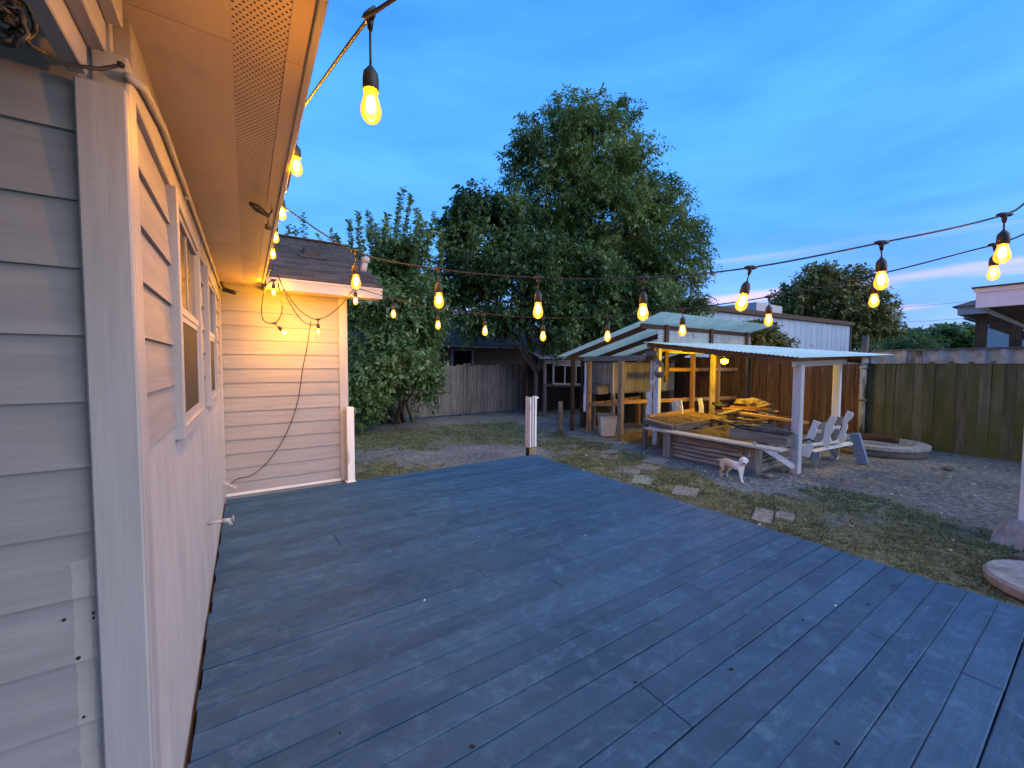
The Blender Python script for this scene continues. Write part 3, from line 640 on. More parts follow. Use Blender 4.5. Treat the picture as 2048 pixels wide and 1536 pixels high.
def build_fences():
    t = thing('wooden_fence', (6.2, 12.9, G), 'weathered grey wooden fence across the back of the yard', 'fence')
    fence_pickets(t, (1.5, 12.72), (10.6, 13.2), 0.142, G+0.06, 1.60, GW('z'), seed=4)
    for z in (0.25, 1.15): B().bar((1.5, 12.765, z), (10.6, 13.245, z), 0.04, 0.09).build('rail', GW('x'), t)
    for x in (1.6, 4.0, 6.4, 8.8): B().span((x-0.045, 12.82+(x-1.5)*0.053, G-0.1), (x+0.045, 12.91+(x-1.5)*0.053, 1.5)).build('post', GW('z'), t)
    # nailed battens on the yard side
    for (x0, x1, z) in ((4.35, 5.75, 0.62), (4.35, 5.75, 1.12)): B().bar((x0, 12.68+(x0-1.5)*0.053, z), (x1, 12.68+(x1-1.5)*0.053, z), 0.03, 0.05, jit=0.004).build('batten', DW('x'), t)
    # right fence: brown boards behind the shelter
    t = thing('wooden_fence', (12.42, 6.5, G), 'brown stained board fence behind the lamp-lit shelter', 'fence')
    fence_pickets(t, (12.42, 3.42), (12.42, 12.6), 0.185, G+0.02, 1.9, BW('z'), seed=8, gap=0.004, thick=0.022, face=(-1, 0), dz=0.02)
    B().span((12.485, 3.40, G), (12.495, 12.6, 1.86)).build('backing', DW('y'), t)  # added sheet that keeps sky light out of the picket gaps
    for z in (0.2, 1.0, 1.7): B().span((12.44, 3.42, z-0.045), (12.48, 12.6, z+0.045)).build('rail', BW('y'), t)
    # right fence: moss-grown boards with a strip of corrugated sheet and a cap
    moss = wood('mossy_wood', 'z', (0.065, 0.058, 0.032), (0.20, 0.175, 0.115), scale=12, c3=(0.085, 0.088, 0.018), c3scale=1.6, c3lo=0.36, c3hi=0.60, c3stretch=(1, 1, 0.5), rnd=0.15)
    t = thing('mossy_fence', (12.3, 1.2, G), 'tall moss-stained board fence capped with a corrugated strip', 'fence')
    fence_pickets(t, (12.3, -3.2), (12.42, 3.36), 0.16, G, 1.72, moss, seed=12, gap=0.002, thick=0.03, face=(-1, 0), dz=0.006, out=0.003)
    B().sheet((12.25, -3.2, 1.67), (12.36, 3.36, 1.67), (12.36, 3.36, 1.95), (12.25, -3.2, 1.95), 23, 0.045, across=2).build('corrugated_strip', pm('old_fibre_sheet', (0.25, 0.24, 0.23), (0.44, 0.425, 0.41), scale=5, rough=0.9, bump=0.3, rnd=0, c3=(0.07, 0.05, 0.045), c3scale=3, c3stretch=(1, 1, 0.3)), t, smooth=True)
    B().hexa([(12.38, -3.2, G), (12.385, -3.2, G), (12.495, 3.41, G), (12.49, 3.41, G), (12.38, -3.2, 1.9), (12.385, -3.2, 1.9), (12.495, 3.41, 1.9), (12.49, 3.41, 1.9)]).build('backing', moss, t)  # backing is added to block light between the mossy boards
    B().bar((12.28, -3.2, 1.972), (12.40, 3.6, 1.972), 0.16, 0.035).build('cap_board', GW('y'), t)
    B().bar((12.34, -3.2, 1.2), (12.46, 3.36, 1.2), 0.05, 0.1).build('rail', BW('y'), t)
    # old pipe post at the joint of the two right-hand fences
    t = thing('fence_post', (12.3, 3.40, G), 'peeling pale post with rusty bands where brown and mossy fences meet', 'post')
    peel = pm('peeling_paint', (0.34, 0.32, 0.26), (0.5, 0.47, 0.38), scale=10, rough=0.8, bump=0.4, rnd=0, c3=(0.10, 0.07, 0.03), c3scale=6, c3stretch=(1, 1, 0.25), c3lo=0.45, c3hi=0.6)
    B().tube([(12.22, 3.40, G-0.1), (12.22, 3.40, 1.62)], 0.065, seg=14).build('shaft', peel, t, smooth=True)
    for z in (0.78, 1.55): B().lathe([(0.088, 0), (0.092, 0.02), (0.088, 0.045)], loc=(12.22, 3.40, z), seg=16).build('band', peel, t, smooth=True)
    B().span((12.20, 3.34, 1.62), (12.29, 3.45, 2.33), jit=0.004).build('board', GW('z'), t)
build_fences()

# ------------------------------------------------------------------ shelter over the log planter
def build_shelter():
    t = thing('shelter', (8.8, 4.4, G), 'open shelter with pale green corrugated roof and white posts', 'shelter')
    FL, FR, BR, BL = (7.5, 6.02, 2.135), (7.5, 2.88, 1.735), (10.75, 2.50, 1.83), (10.75, 5.98, 2.20)
    n = 4
    for k in range(n):     # four overlapping sheets, ridges run front to back
        a, b = k/n, (k+1)/n+0.012
        def mix(P, Q, s): return tuple(P[i]*(1-s)+Q[i]*s for i in range(3))
        dz = 0.004*(k % 2)
        P = [mix(FL, FR, a), mix(FL, FR, min(b, 1)), mix(BL, BR, min(b, 1)), mix(BL, BR, a)]
        P = [(p[0], p[1], p[2]+dz) for p in P]
        B().sheet(P[0], P[1], P[2], P[3], 11, 0.0065, across=8).build('roof_sheet', M_GREENROOF, t, smooth=True)
    # beams under the roof
    B().bar((7.66, 6.0, 2.075), (7.66, 3.1, 1.695), 0.05, 0.10).build('beam', wood('shelter_beam', 'y', (0.10, 0.06, 0.038), (0.21, 0.14, 0.09)), t)
    B().bar((9.65, 5.98, 2.09), (9.65, 2.72, 1.72), 0.06, 0.12).build('beam', DW('y'), t)
    B().bar((7.66, 5.84, 1.985), (10.6, 5.80, 2.06), 0.05, 0.14).build('beam', OW('x'), t)
    B().bar((7.66, 3.05, 1.63), (10.6, 2.9, 1.72), 0.05, 0.09).build('beam', WW('x'), t)
    for y, z in ((5.1, 1.93), (4.4, 1.84), (3.7, 1.755)):
        B().bar((7.66, y, z), (10.6, y-0.03, z+0.075), 0.04, 0.09).build('rafter', DW('x'), t)
    # posts
    B().span((7.755, 2.965, G-0.1), (7.885, 3.095, 1.62), bev=0.012, jit=0.004).build('post', WW('z'), t)
    B().span((9.555, 3.01, G-0.1), (9.67, 3.125, 1.68), bev=0.01, jit=0.004).build('post', WW('z'), t)
    lp = pm('blue_white_post_paint', (0.42, 0.50, 0.55), (0.58, 0.64, 0.67), scale=6, stretch=(1, 1, 0.3), rough=0.6, bump=0.2, rnd=0, c3=(0.2, 0.18, 0.15), c3scale=6, c3lo=0.62, c3hi=0.72)
    B().span((7.76, 5.78, G-0.1), (7.88, 5.91, 2.0), bev=0.008, jit=0.004).build('post', lp, t)
    B().span((7.735, 5.93, 0.2), (7.757, 5.97, 1.72), jit=0.003).build('batten', lp, t)
    B().span((9.60, 5.55, G-0.1), (9.70, 5.65, 2.05), bev=0.006).build('post', TW('z'), t)
    B().bar((7.70, 5.66, 1.62), (7.70, 5.99, 1.92), 0.05, 0.09).build('brace', TW('y'), t)
    # rounded timber head and knob on the near left post
    B().blob((7.66, 5.90, 1.86), (0.09, 0.16, 0.10), sub=2, noise_amp=0.25, seed=4).build('timber_head', GW('y'), t, smooth=True)
    B().lathe([(0.03, 0), (0.055, 0.02), (0.06, 0.09), (0.05, 0.12), (0.02, 0.13)], loc=(7.70, 5.89, 1.14), seg=12).build('knob', lp, t, smooth=True)
    # wavy white board fixed to the left post
    poly = [(-0.07, 0), (0.06, 0), (0.05, 0.12), (0.075, 0.24), (0.03, 0.36), (0.02, 0.47), (0.06, 0.56), (0.05, 0.66), (-0.055, 0.66), (-0.075, 0.5), (-0.05, 0.36), (-0.08, 0.2)]
    B().prism(poly, 0.028, Matrix.Translation((7.73, 6.0, 0.34)) @ Matrix.Rotation(PI/2, 4, 'Z') @ Matrix.Rotation(PI/2, 4, 'X')).build('wavy_board', WW('z'), t)
    # brace at the front right post
    B().bar((7.30, 3.33, 0.23), (7.76, 3.03, -0.12), 0.03, 0.09).build('brace', WW('x'), t)
build_shelter()
def wire_hoop():
    t = thing('hanging_basket', (7.62, 5.62, 1.38), 'round wire basket hanging from the left shelter post', 'basket')
    c = Vector((7.60, 5.62, 1.45)); b = B()
    M = GW('x')
    for r, dz in ((0.125, 0.0), (0.115, -0.05), (0.085, -0.09)):
        b.tube([c+Vector((r*0.7*math.cos(q*PI/12), r*math.sin(q*PI/12), dz)) for q in range(25)], 0.012, seg=6, cap=False)
    b.build('rim', M, t, smooth=True)
    B().lathe([(0.03, -0.12), (0.085, -0.09), (0.115, -0.03), (0.118, 0.0), (0.105, -0.01), (0.075, -0.08), (0.02, -0.1)], loc=c, seg=16).build('bowl', M, t, smooth=True)
    B().tube([c+Vector((0, -0.12, 0)), c+Vector((0.02, -0.07, 0.11)), c+Vector((0.03, 0, 0.14)), c+Vector((0.02, 0.07, 0.11)), c+Vector((0, 0.12, 0))], 0.012, seg=6).build('handle', M, t, smooth=True)
    B().tube([c+Vector((0.03, 0, 0.14)), (7.77, 5.78, 1.62)], 0.005, seg=5).build('hook', M_BLACK, t)
wire_hoop()
# the lit lamp under the shelter roof
M_LAMPGLASS = emit('shelter_lamp_glow', (1.0, 0.60, 0.0007), 480.0)
def shelter_lamp():
    p = Vector((9.0, 4.97, 1.70)); t = thing('flood_lamp', tuple(p), 'lit yellow flood lamp fixed under the shelter roof', 'lamp')
    B().lathe([(0.015, 0.0), (0.055, 0.0), (0.055, 0.012), (0.02, 0.03), (0.02, 0.09)], loc=p+Vector((0, 0, 0.05)), seg=16).build('holder', pm('lamp_holder', (0.10, 0.07, 0.03), (0.16, 0.11, 0.05), rough=0.5, rnd=0, bump=0), t, smooth=True)
    B().blob(p+Vector((-0.02, -0.02, 0.0)), (0.075, 0.075, 0.055), sub=2, noise_amp=0).build('bulb', M_LAMPGLASS, t, smooth=True)
    B().tube([p+Vector((0, 0, 0.14)), p+Vector((0, 0, 0.22))], 0.01, seg=6).build('stem', M_BLACK, t)
shelter_lamp()

# planter, bench plank and what is stacked on it
def build_planter():
    t = thing('log_planter', (8.0, 4.2, G), 'low planter walled with stacked horizontal logs between grey corner blocks', 'planter')
    lm = wood('log_bark', 'y', (0.11, 0.10, 0.095), (0.36, 0.34, 0.315), scale=14, rnd=0.25)
    lx = wood('log_bark', 'x', (0.11, 0.10, 0.095), (0.36, 0.34, 0.315), scale=14, rnd=0.25)
    R = random.Random(6)
    for k in range(6):
        z = G+0.035+k*0.077; r = R.uniform(0.036, 0.043)
        B().tube([(7.10+R.uniform(-.008, .008), 3.46+(4.92-3.46)*q/6, z+R.uniform(-.005, .005)) for q in range(7)], [r*R.uniform(0.92, 1.08) for q in range(7)], seg=10).build('log', lm, t, smooth=True)
        B().tube([(7.12+(9.35-7.12)*q/6, 3.38+R.uniform(-.006, .006), z+R.uniform(-.005, .005)) for q in range(7)], [r*R.uniform(0.92, 1.08) for q in range(7)], seg=10).build('log', lx, t, smooth=True)
        B().tube([(7.12+(9.35-7.12)*q/6, 5.03+R.uniform(-.006, .006), z+R.uniform(-.005, .005)) for q in range(7)], [r*R.uniform(0.92, 1.08) for q in range(7)], seg=10).build('log', lx, t, smooth=True)
    B().span((6.985, 4.90, G-0.05), (7.12, 5.07, 0.262), bev=0.008, jit=0.006).build('corner_block', GW('z'), t)
    B().span((7.0, 3.28, G-0.05), (7.22, 3.47, 0.258), bev=0.008, jit=0.006).build('corner_block', GW('z'), t)
    B().span((9.3, 3.3, G-0.05), (9.45, 5.1, 0.2)).build('back_wall', GW('y'), t)
    # bed of straw and soil
    n = 26; V = []; F = []
    for j in range(n+1):
        for i in range(n+1):
            x = 7.16+(9.32-7.16)*i/n; y = 3.42+(4.99-3.42)*j/n
            V.append((x, y, 0.13+0.07*math.sin(PI*i/n)+0.05*fb(x, y, 2.4)+0.02*fb(x, y, 9)))
    for j in range(n):
        for i in range(n): F.append((j*(n+1)+i, j*(n+1)+i+1, (j+1)*(n+1)+i+1, (j+1)*(n+1)+i))
    np_mesh('straw_bed', V, F, M_STRAW, parent=t, base=t.location, smooth=True)
    straw_tufts(t, 1600, (7.2, 9.3), (3.45, 4.97), lambda x, y: 0.14+0.07*math.sin(PI*(x-7.16)/2.16)+0.05*fb(x, y, 2.4), 3)
def straw_tufts(parent, n, xr, yr, zf, seed, name='loose_straw'):
    R = np.random.default_rng(seed); V = []; F = []
    for i in range(n):
        x = R.uniform(*xr); y = R.uniform(*yr); z = zf(x, y)+R.uniform(0, 0.02); a = R.uniform(0, PI*2); l = R.uniform(0.06, 0.2); w = 0.005; e = R.uniform(-0.1, 0.45)
        d = np.array([math.cos(a), math.sin(a), e])*l; s = np.array([-math.sin(a), math.cos(a), 0])*w; p = np.array([x, y, z]); u = np.array([0, 0, w])
        k = len(V); V += [p-s, p+s, p+u, p+d-s, p+d+s, p+d+u]; F += [(k, k+1, k+4, k+3), (k+1, k+2, k+5, k+4), (k+2, k, k+3, k+5)]
    o = np_mesh(name, V, F, M_STRAW, parent=parent, base=parent.location if parent else (0, 0, 0)); o['kind'] = 'stuff'; return o
build_planter()
def planter_top():
    t = thing('bench_plank', (7.0, 4.2, 0.26), 'long pale plank laid as a seat along the front of the log planter', 'plank')
    B().bar((7.08, 5.50, 0.285), (6.97, 2.86, 0.283), 0.25, 0.034, bev=0.004, jit=0.003).build('plank', wood('pale_plank', 'y', (0.28, 0.26, 0.22), (0.46, 0.44, 0.38)), t)
    # straw tray at the left end
    t = thing('straw_tray', (8.3, 5.4, 0.2), 'old timber tray heaped with straw at the left end of the planter', 'tray')
    B().bar((7.20, 4.93, 0.345), (9.25, 5.12, 0.36), 0.05, 0.12, jit=0.006).build('side_board', GW('x'), t)
    B().bar((7.45, 5.78, 0.43), (9.3, 5.86, 0.46), 0.04, 0.16, jit=0.006).build('side_board', OW('x'), t)
    B().bar((7.16, 4.96, 0.34), (7.40, 5.80, 0.37), 0.06, 0.1, jit=0.006).build('end_board', GW('y'), t)
    B().bar((7.12, 5.05, 0.40), (7.28, 5.72, 0.44), 0.12, 0.04, jit=0.01).build('end_board', GW('y'), t)
    B().bar((9.28, 5.14, 0.34), (9.3, 5.84, 0.40), 0.04, 0.12).build('end_board', OW('y'), t)
    n = 16; V = []; F = []
    for j in range(n+1):
        for i in range(n+1):
            x = 7.35+1.9*i/n; y = 5.0+0.78*j/n; V.append((x, y, 0.36+0.05*j/n+0.03*fb(x, y, 3)))
    for j in range(n):
        for i in range(n): F.append((j*(n+1)+i, j*(n+1)+i+1, (j+1)*(n+1)+i+1, (j+1)*(n+1)+i))
    np_mesh('straw_fill', V, F, M_STRAW, parent=t, base=t.location, smooth=True)
    straw_tufts(t, 1100, (7.36, 9.22), (5.0, 5.76), lambda x, y: 0.37+0.05*(y-5)/0.78, 5)
    for x in (7.3, 9.2):
        for y in (5.12, 5.75): B().span((x-0.04, y-0.04, G), (x+0.04, y+0.04, 0.32)).build('leg', GW('z'), t)
    # long planks across the back of the planter on blocks
    specs = [((9.55, 5.42, 0.545), (8.90, 3.30, 0.52), 'long tan plank lying across the back of the planter on blocks', 0.16),
             ((9.15, 4.45, 0.27), (8.85, 3.5, 0.27), 'short tan plank resting low on the straw under the long plank', 0.11)]
    for a, b, l, w in specs:
        o = B().bar(a, b, w, 0.045, jit=0.003).build('plank', OW('y')); tag(o, l, 'plank')
    t = thing('plank_stack', (9.75, 4.6, 0.3), 'two rough boards stacked under the burlap bundle', 'planks')
    B().bar((9.45, 5.25, 0.60), (9.75, 4.15, 0.61), 0.18, 0.03, jit=0.004).build('plank', OW('y'), t)
    B().bar((9.62, 5.1, 0.64), (9.60, 4.25, 0.655), 0.14, 0.03, jit=0.004).build('plank', OW('y'), t)
    for y in (5.0, 4.35): B().span((9.5, y-0.1, G), (9.78, y+0.1, 0.58), jit=0.01).build('block', GW('z'), t)
    # burlap bundle
    bl = pm('burlap', (0.12, 0.09, 0.055), (0.26, 0.20, 0.12), scale=14, rough=0.95, bump=0.6, rnd=0.1)
    o = B().blob((9.72, 4.72, 0.76), (0.15, 0.30, 0.10), sub=3, noise_amp=0.35, seed=3).blob((9.68, 4.42, 0.72), (0.13, 0.16, 0.08), sub=3, noise_amp=0.3, seed=9).build('burlap_bundle', bl, smooth=True)
    tag(o, 'crumpled burlap bundle on the boards at the back of the shelter', 'sack')
    o = B().blob((9.45, 5.28, 0.64), (0.12, 0.16, 0.09), sub=3, noise_amp=0.4, seed=13).build('dark_bag', M_BLACK, smooth=True)
    tag(o, 'crumpled black bag beside the lit shelter post', 'bag')
    o = B().blob((9.2, 4.05, 0.42), (0.14, 0.1, 0.16), sub=2, noise_amp=0.3, seed=21).build('bark_lump', bl, smooth=True); tag(o, 'rounded chunk of tan wood hanging under the long plank', 'wood')
    for (x, y, h) in ((9.42, 5.15, 0.52), (8.95, 3.6, 0.48)):
        o = B().span((x-0.08, y-0.08, 0.12), (x+0.08, y+0.08, h), jit=0.008).build('support_block', GW('z'))
        tag(o, 'grey block holding up the %s end of the long tan plank' % ('left' if y > 5 else 'right'), 'block')
    # grey timber box with folded tarp at the right end
    t = thing('timber_box', (7.5, 3.4, 0.3), 'grey weathered timber box at the right end of the planter', 'box')
    B().bar((7.36, 3.92, 0.39), (7.36, 2.98, 0.37), 0.03, 0.17, jit=0.005).build('side_board', GW('y'), t)
    B().bar((7.66, 3.92, 0.39), (7.66, 3.0, 0.37), 0.03, 0.17, jit=0.005).build('side_board', GW('y'), t)
    B().bar((7.36, 3.90, 0.39), (7.66, 3.90, 0.39), 0.03, 0.17, jit=0.005).build('end_board', GW('x'), t)
    B().bar((7.36, 3.0, 0.38), (7.66, 3.02, 0.38), 0.03, 0.17, jit=0.005).build('end_board', GW('x'), t)
    o = B().blob((7.52, 3.46, 0.50), (0.17, 0.44, 0.07), sub=3, noise_amp=0.35, seed=31).build('folded_tarp', pm('dark_tarp', (0.035, 0.035, 0.035), (0.10, 0.095, 0.09), scale=8, rough=0.8, bump=0.6, rnd=0), smooth=True)
    tag(o, 'dark folded tarp heaped on the grey timber box', 'tarp')
    # small white cup and wire on the plank
    o = B().lathe([(0.022, 0), (0.024, 0.05), (0.02, 0.05), (0.018, 0.01)], loc=(6.97, 3.30, 0.301), seg=12).build('cup', M_TRIM['z'], smooth=True); tag(o, 'tiny white cup standing on the seat plank', 'cup')
planter_top()
def lumber():
    t = thing('lumber_pile', (9.0, 4.6, 0.3), 'jumble of scrap boards piled on the straw under the lamp', 'lumber')
    R = random.Random(17)
    for k in range(9):
        x, y, z = R.uniform(8.55, 9.35), R.uniform(3.9, 5.0), 0.25+R.uniform(0.0, 0.34); a = R.uniform(-0.6, 0.6)+(PI/2 if k % 3 else 0.3); l = R.uniform(0.25, 0.6); e = R.uniform(-0.08, 0.1)
        B().bar((x-math.cos(a)*l, y-math.sin(a)*l, z-e*l), (x+math.cos(a)*l, y+math.sin(a)*l, z+e*l), R.uniform(0.05, 0.13), R.uniform(0.02, 0.045), jit=0.006).build('scrap_board', R.choice([GW, DW, GW, TW])('y'), t)
    for k in range(4):
        x, y = 7.5+0.3*k, 3.5+R.uniform(-0.1, 0.3)
        B().tube([(x, y, 0.24), (x+R.uniform(0.1, 0.3), y+R.uniform(-0.3, 0.3), 0.30+R.uniform(0, 0.1))], R.uniform(0.012, 0.03), seg=7).build('stick', GW('x'), t)
lumber()
def traced(name, pts, X, th, mat, parent, skew=0.0):
    """board cut to an outline surveyed on the plane x = X (real size), th thick along X"""
    P = [at(u, v, x=X) for u, v in pts]; b = B()
    f = [b.bm.verts.new(Vector((p[0]+skew*(p[2]-P[0][2]), p[1], p[2]))) for p in P]; k = [b.bm.verts.new(Vector((p[0]+th+skew*(p[2]-P[0][2]), p[1], p[2]))) for p in P]; n = len(P)
    b.bm.faces.new(f[::-1]); b.bm.faces.new(k)
    for i in range(n): b.bm.faces.new((f[i], f[(i+1) % n], k[(i+1) % n], k[i]))
    return b.build(name, mat, parent)
def wavy_seat():
    t = thing('garden_bench', (8.7, 2.85, G), 'worn white wooden seat with wavy-edged back slats beside the shelter post', 'bench')
    w2 = wood('white_slat_paint', 'z', (0.66, 0.68, 0.67), (0.80, 0.81, 0.79), c3=(0.4, 0.38, 0.34), c3scale=6, c3lo=0.62, c3hi=0.75, rough=0.6, rnd=0.05)
    gs = wood('grey_slat', 'z', (0.20, 0.20, 0.19), (0.40, 0.40, 0.38))  # grey tone for the rear slats and the legs
    S = [(1627, 840), (1641.6, 846), (1632.8, 854.8), (1633.8, 861.6), (1628.9, 872.4), (1622, 884), (1610, 880), (1616.8, 863.6)]
    traced('slat', S, 8.28, 0.03, w2, t)
    traced('slat', [(1661, 831), (1672.9, 833.3), (1671.9, 840), (1666, 850), (1669, 857.7), (1659, 871.4), (1662, 881), (1655.3, 896.8), (1636.7, 887), (1645.5, 879), (1648.4, 865.5), (1650.4, 851.9)], 8.58, 0.03, w2, t)
    traced('slat', [(1694.3, 821.6), (1706.6, 826.5), (1704, 836), (1693.4, 846), (1695.3, 854.8), (1690.4, 865.5), (1692.4, 873.4), (1688.5, 882), (1673.8, 877.3), (1679.7, 865.5), (1684.6, 851.9), (1685.5, 839.2)], 8.95, 0.03, w2, t)
    traced('slat', [(1632, 848), (1652, 843), (1650, 862), (1645, 880), (1637, 890), (1622, 888), (1625, 872)], 8.66, 0.03, gs, t)
    traced('slat', [(1668, 833), (1683, 834), (1682, 845), (1677, 858), (1682, 868), (1672, 880), (1672, 892), (1656, 898), (1660, 872), (1668, 856)], 9.02, 0.03, gs, t)
    traced('side_panel', [(1564, 901), (1581, 895), (1598, 892), (1625, 885), (1626, 893), (1617, 914), (1598, 910.5)], 7.98, 0.03, w2, t)
    for a, b, w, hgt in (((8.0, 3.10, 0.20), (8.95, 2.80, 0.24), 0.05, 0.035), ((8.3, 2.98, 0.10), (9.2, 2.70, 0.20), 0.09, 0.03), ((8.62, 3.0, 0.42), (9.05, 2.82, 0.50), 0.03, 0.05)):
        B().bar(a, b, w, hgt, jit=0.004).build('seat_rail', w2, t)
    traced('leg', [(1622, 890), (1641, 892), (1637.7, 918.3), (1630, 932.5), (1623, 926), (1619, 910.5)], 8.6, 0.05, gs, t)
    traced('leg', [(1662, 884), (1679, 880), (1676.8, 908), (1672, 918.5), (1660, 904.6), (1655.3, 894)], 9.45, 0.05, gs, t)
    B().tube([(8.0, 3.08, 0.12), (8.02, 3.02, 0.3), (8.1, 2.95, 0.34), (8.18, 2.9, 0.30)], 0.02, seg=7).build('bracket', M_BLACK, t)
    # blue-grey ribbed slab leaning on it
    t = thing('ribbed_slab', (9.6, 2.75, G), 'blue-grey ribbed plastic slab leaning against the white seat', 'slab')
    bm = pm('blue_grey_plastic', (0.17, 0.24, 0.36), (0.25, 0.34, 0.47), scale=10, rough=0.6, bump=0.2, rnd=0)
    E = [(1700.9, 866.8), (1717.3, 866.2), (1725.5, 892.6), (1735.5, 928), (1711.4, 928.5)]
    for k in range(8): v = 922-k*6.8; u = 1709.5-k*1.75; E += [(u, v), (u+2.6, v-3.4)]
    traced('slab', E, 9.42, 0.08, bm, t)
    for k in range(9):
        v = 870+k*6.6; a = at(1700+k*1.35, v, x=9.405); b = at(1717+k*2.05, v-0.5, x=9.405)
        B().bar(a, b, 0.02, 0.012).build('rib', bm, t)
    # wavy boards standing behind the straw tray
    t = thing('garden_bench', (8.7, 6.05, G), 'row of white wavy-topped boards standing behind the straw tray', 'bench')
    for P in ([(1342.7, 803), (1350.5, 801), (1353, 808), (1355.4, 814.8), (1354, 840), (1344, 840), (1345, 818), (1343.7, 810.9)], [(1352.5, 800), (1363, 799.5), (1363, 808), (1365, 816.7), (1364, 840), (1356, 840), (1357, 818), (1355.4, 809.9)], [(1395.5, 797), (1403, 796), (1404, 804), (1406, 812.8), (1406, 840), (1397, 840), (1398, 814), (1396.4, 805)]):
        traced('slat', P, 8.75 if P[0][0] < 1390 else 9.35, 0.03, w2, t)
    B().bar((8.80, 6.1, 0.2), (9.5, 5.75, 0.2), 0.05, 0.1).build('rail', gs, t)
    for x, y in ((8.85, 6.1), (9.4, 5.85)): B().span((x-0.04, y-0.04, G), (x+0.04, y+0.04, 0.2)).build('leg', gs, t)
wavy_seat()
def fire_ring():
    t = thing('concrete_ring', (11.35, 3.0, G), 'round concrete ring lying by the mossy fence', 'ring')
    B().lathe([(0.82, 0), (0.84, 0.04), (0.84, 0.13)], loc=(11.3, 2.92, G), seg=40).build('base', pm('brown_concrete', (0.12, 0.105, 0.09), (0.2, 0.18, 0.155), scale=9, bump=0.5, rnd=0, rough=0.95), t, smooth=True)
    prof = [(0.60, 0.10), (0.86, 0.135), (0.875, 0.15), (0.875, 0.21), (0.86, 0.225), (0.66, 0.225), (0.62, 0.2), (0.60, 0.14)]
    B().lathe(prof, loc=(11.3, 2.92, G), seg=44).build('rim', M_CONC, t)
    B().lathe([(0.0, 0.12), (0.62, 0.13)], loc=(11.3, 2.92, G), seg=30).build('soil', MATS['dark_interior'], t)
    o = B().tube([(11.25, 3.15, 0.06), (11.3, 2.9, 0.075), (11.32, 2.62, 0.06), (11.33, 2.52, 0.05)], [0.07, 0.075, 0.07, 0.062], seg=9).build('log', DW('y'), smooth=True); tag(o, 'short brown log resting inside the concrete ring', 'log')
    o = B().span((11.05, 3.3, 0.01), (11.45, 3.55, 0.07), bev=0.006, jit=0.006).build('concrete_block', M_CONC); tag(o, 'flat concrete block resting on the left of the ring', 'block')
fire_ring()

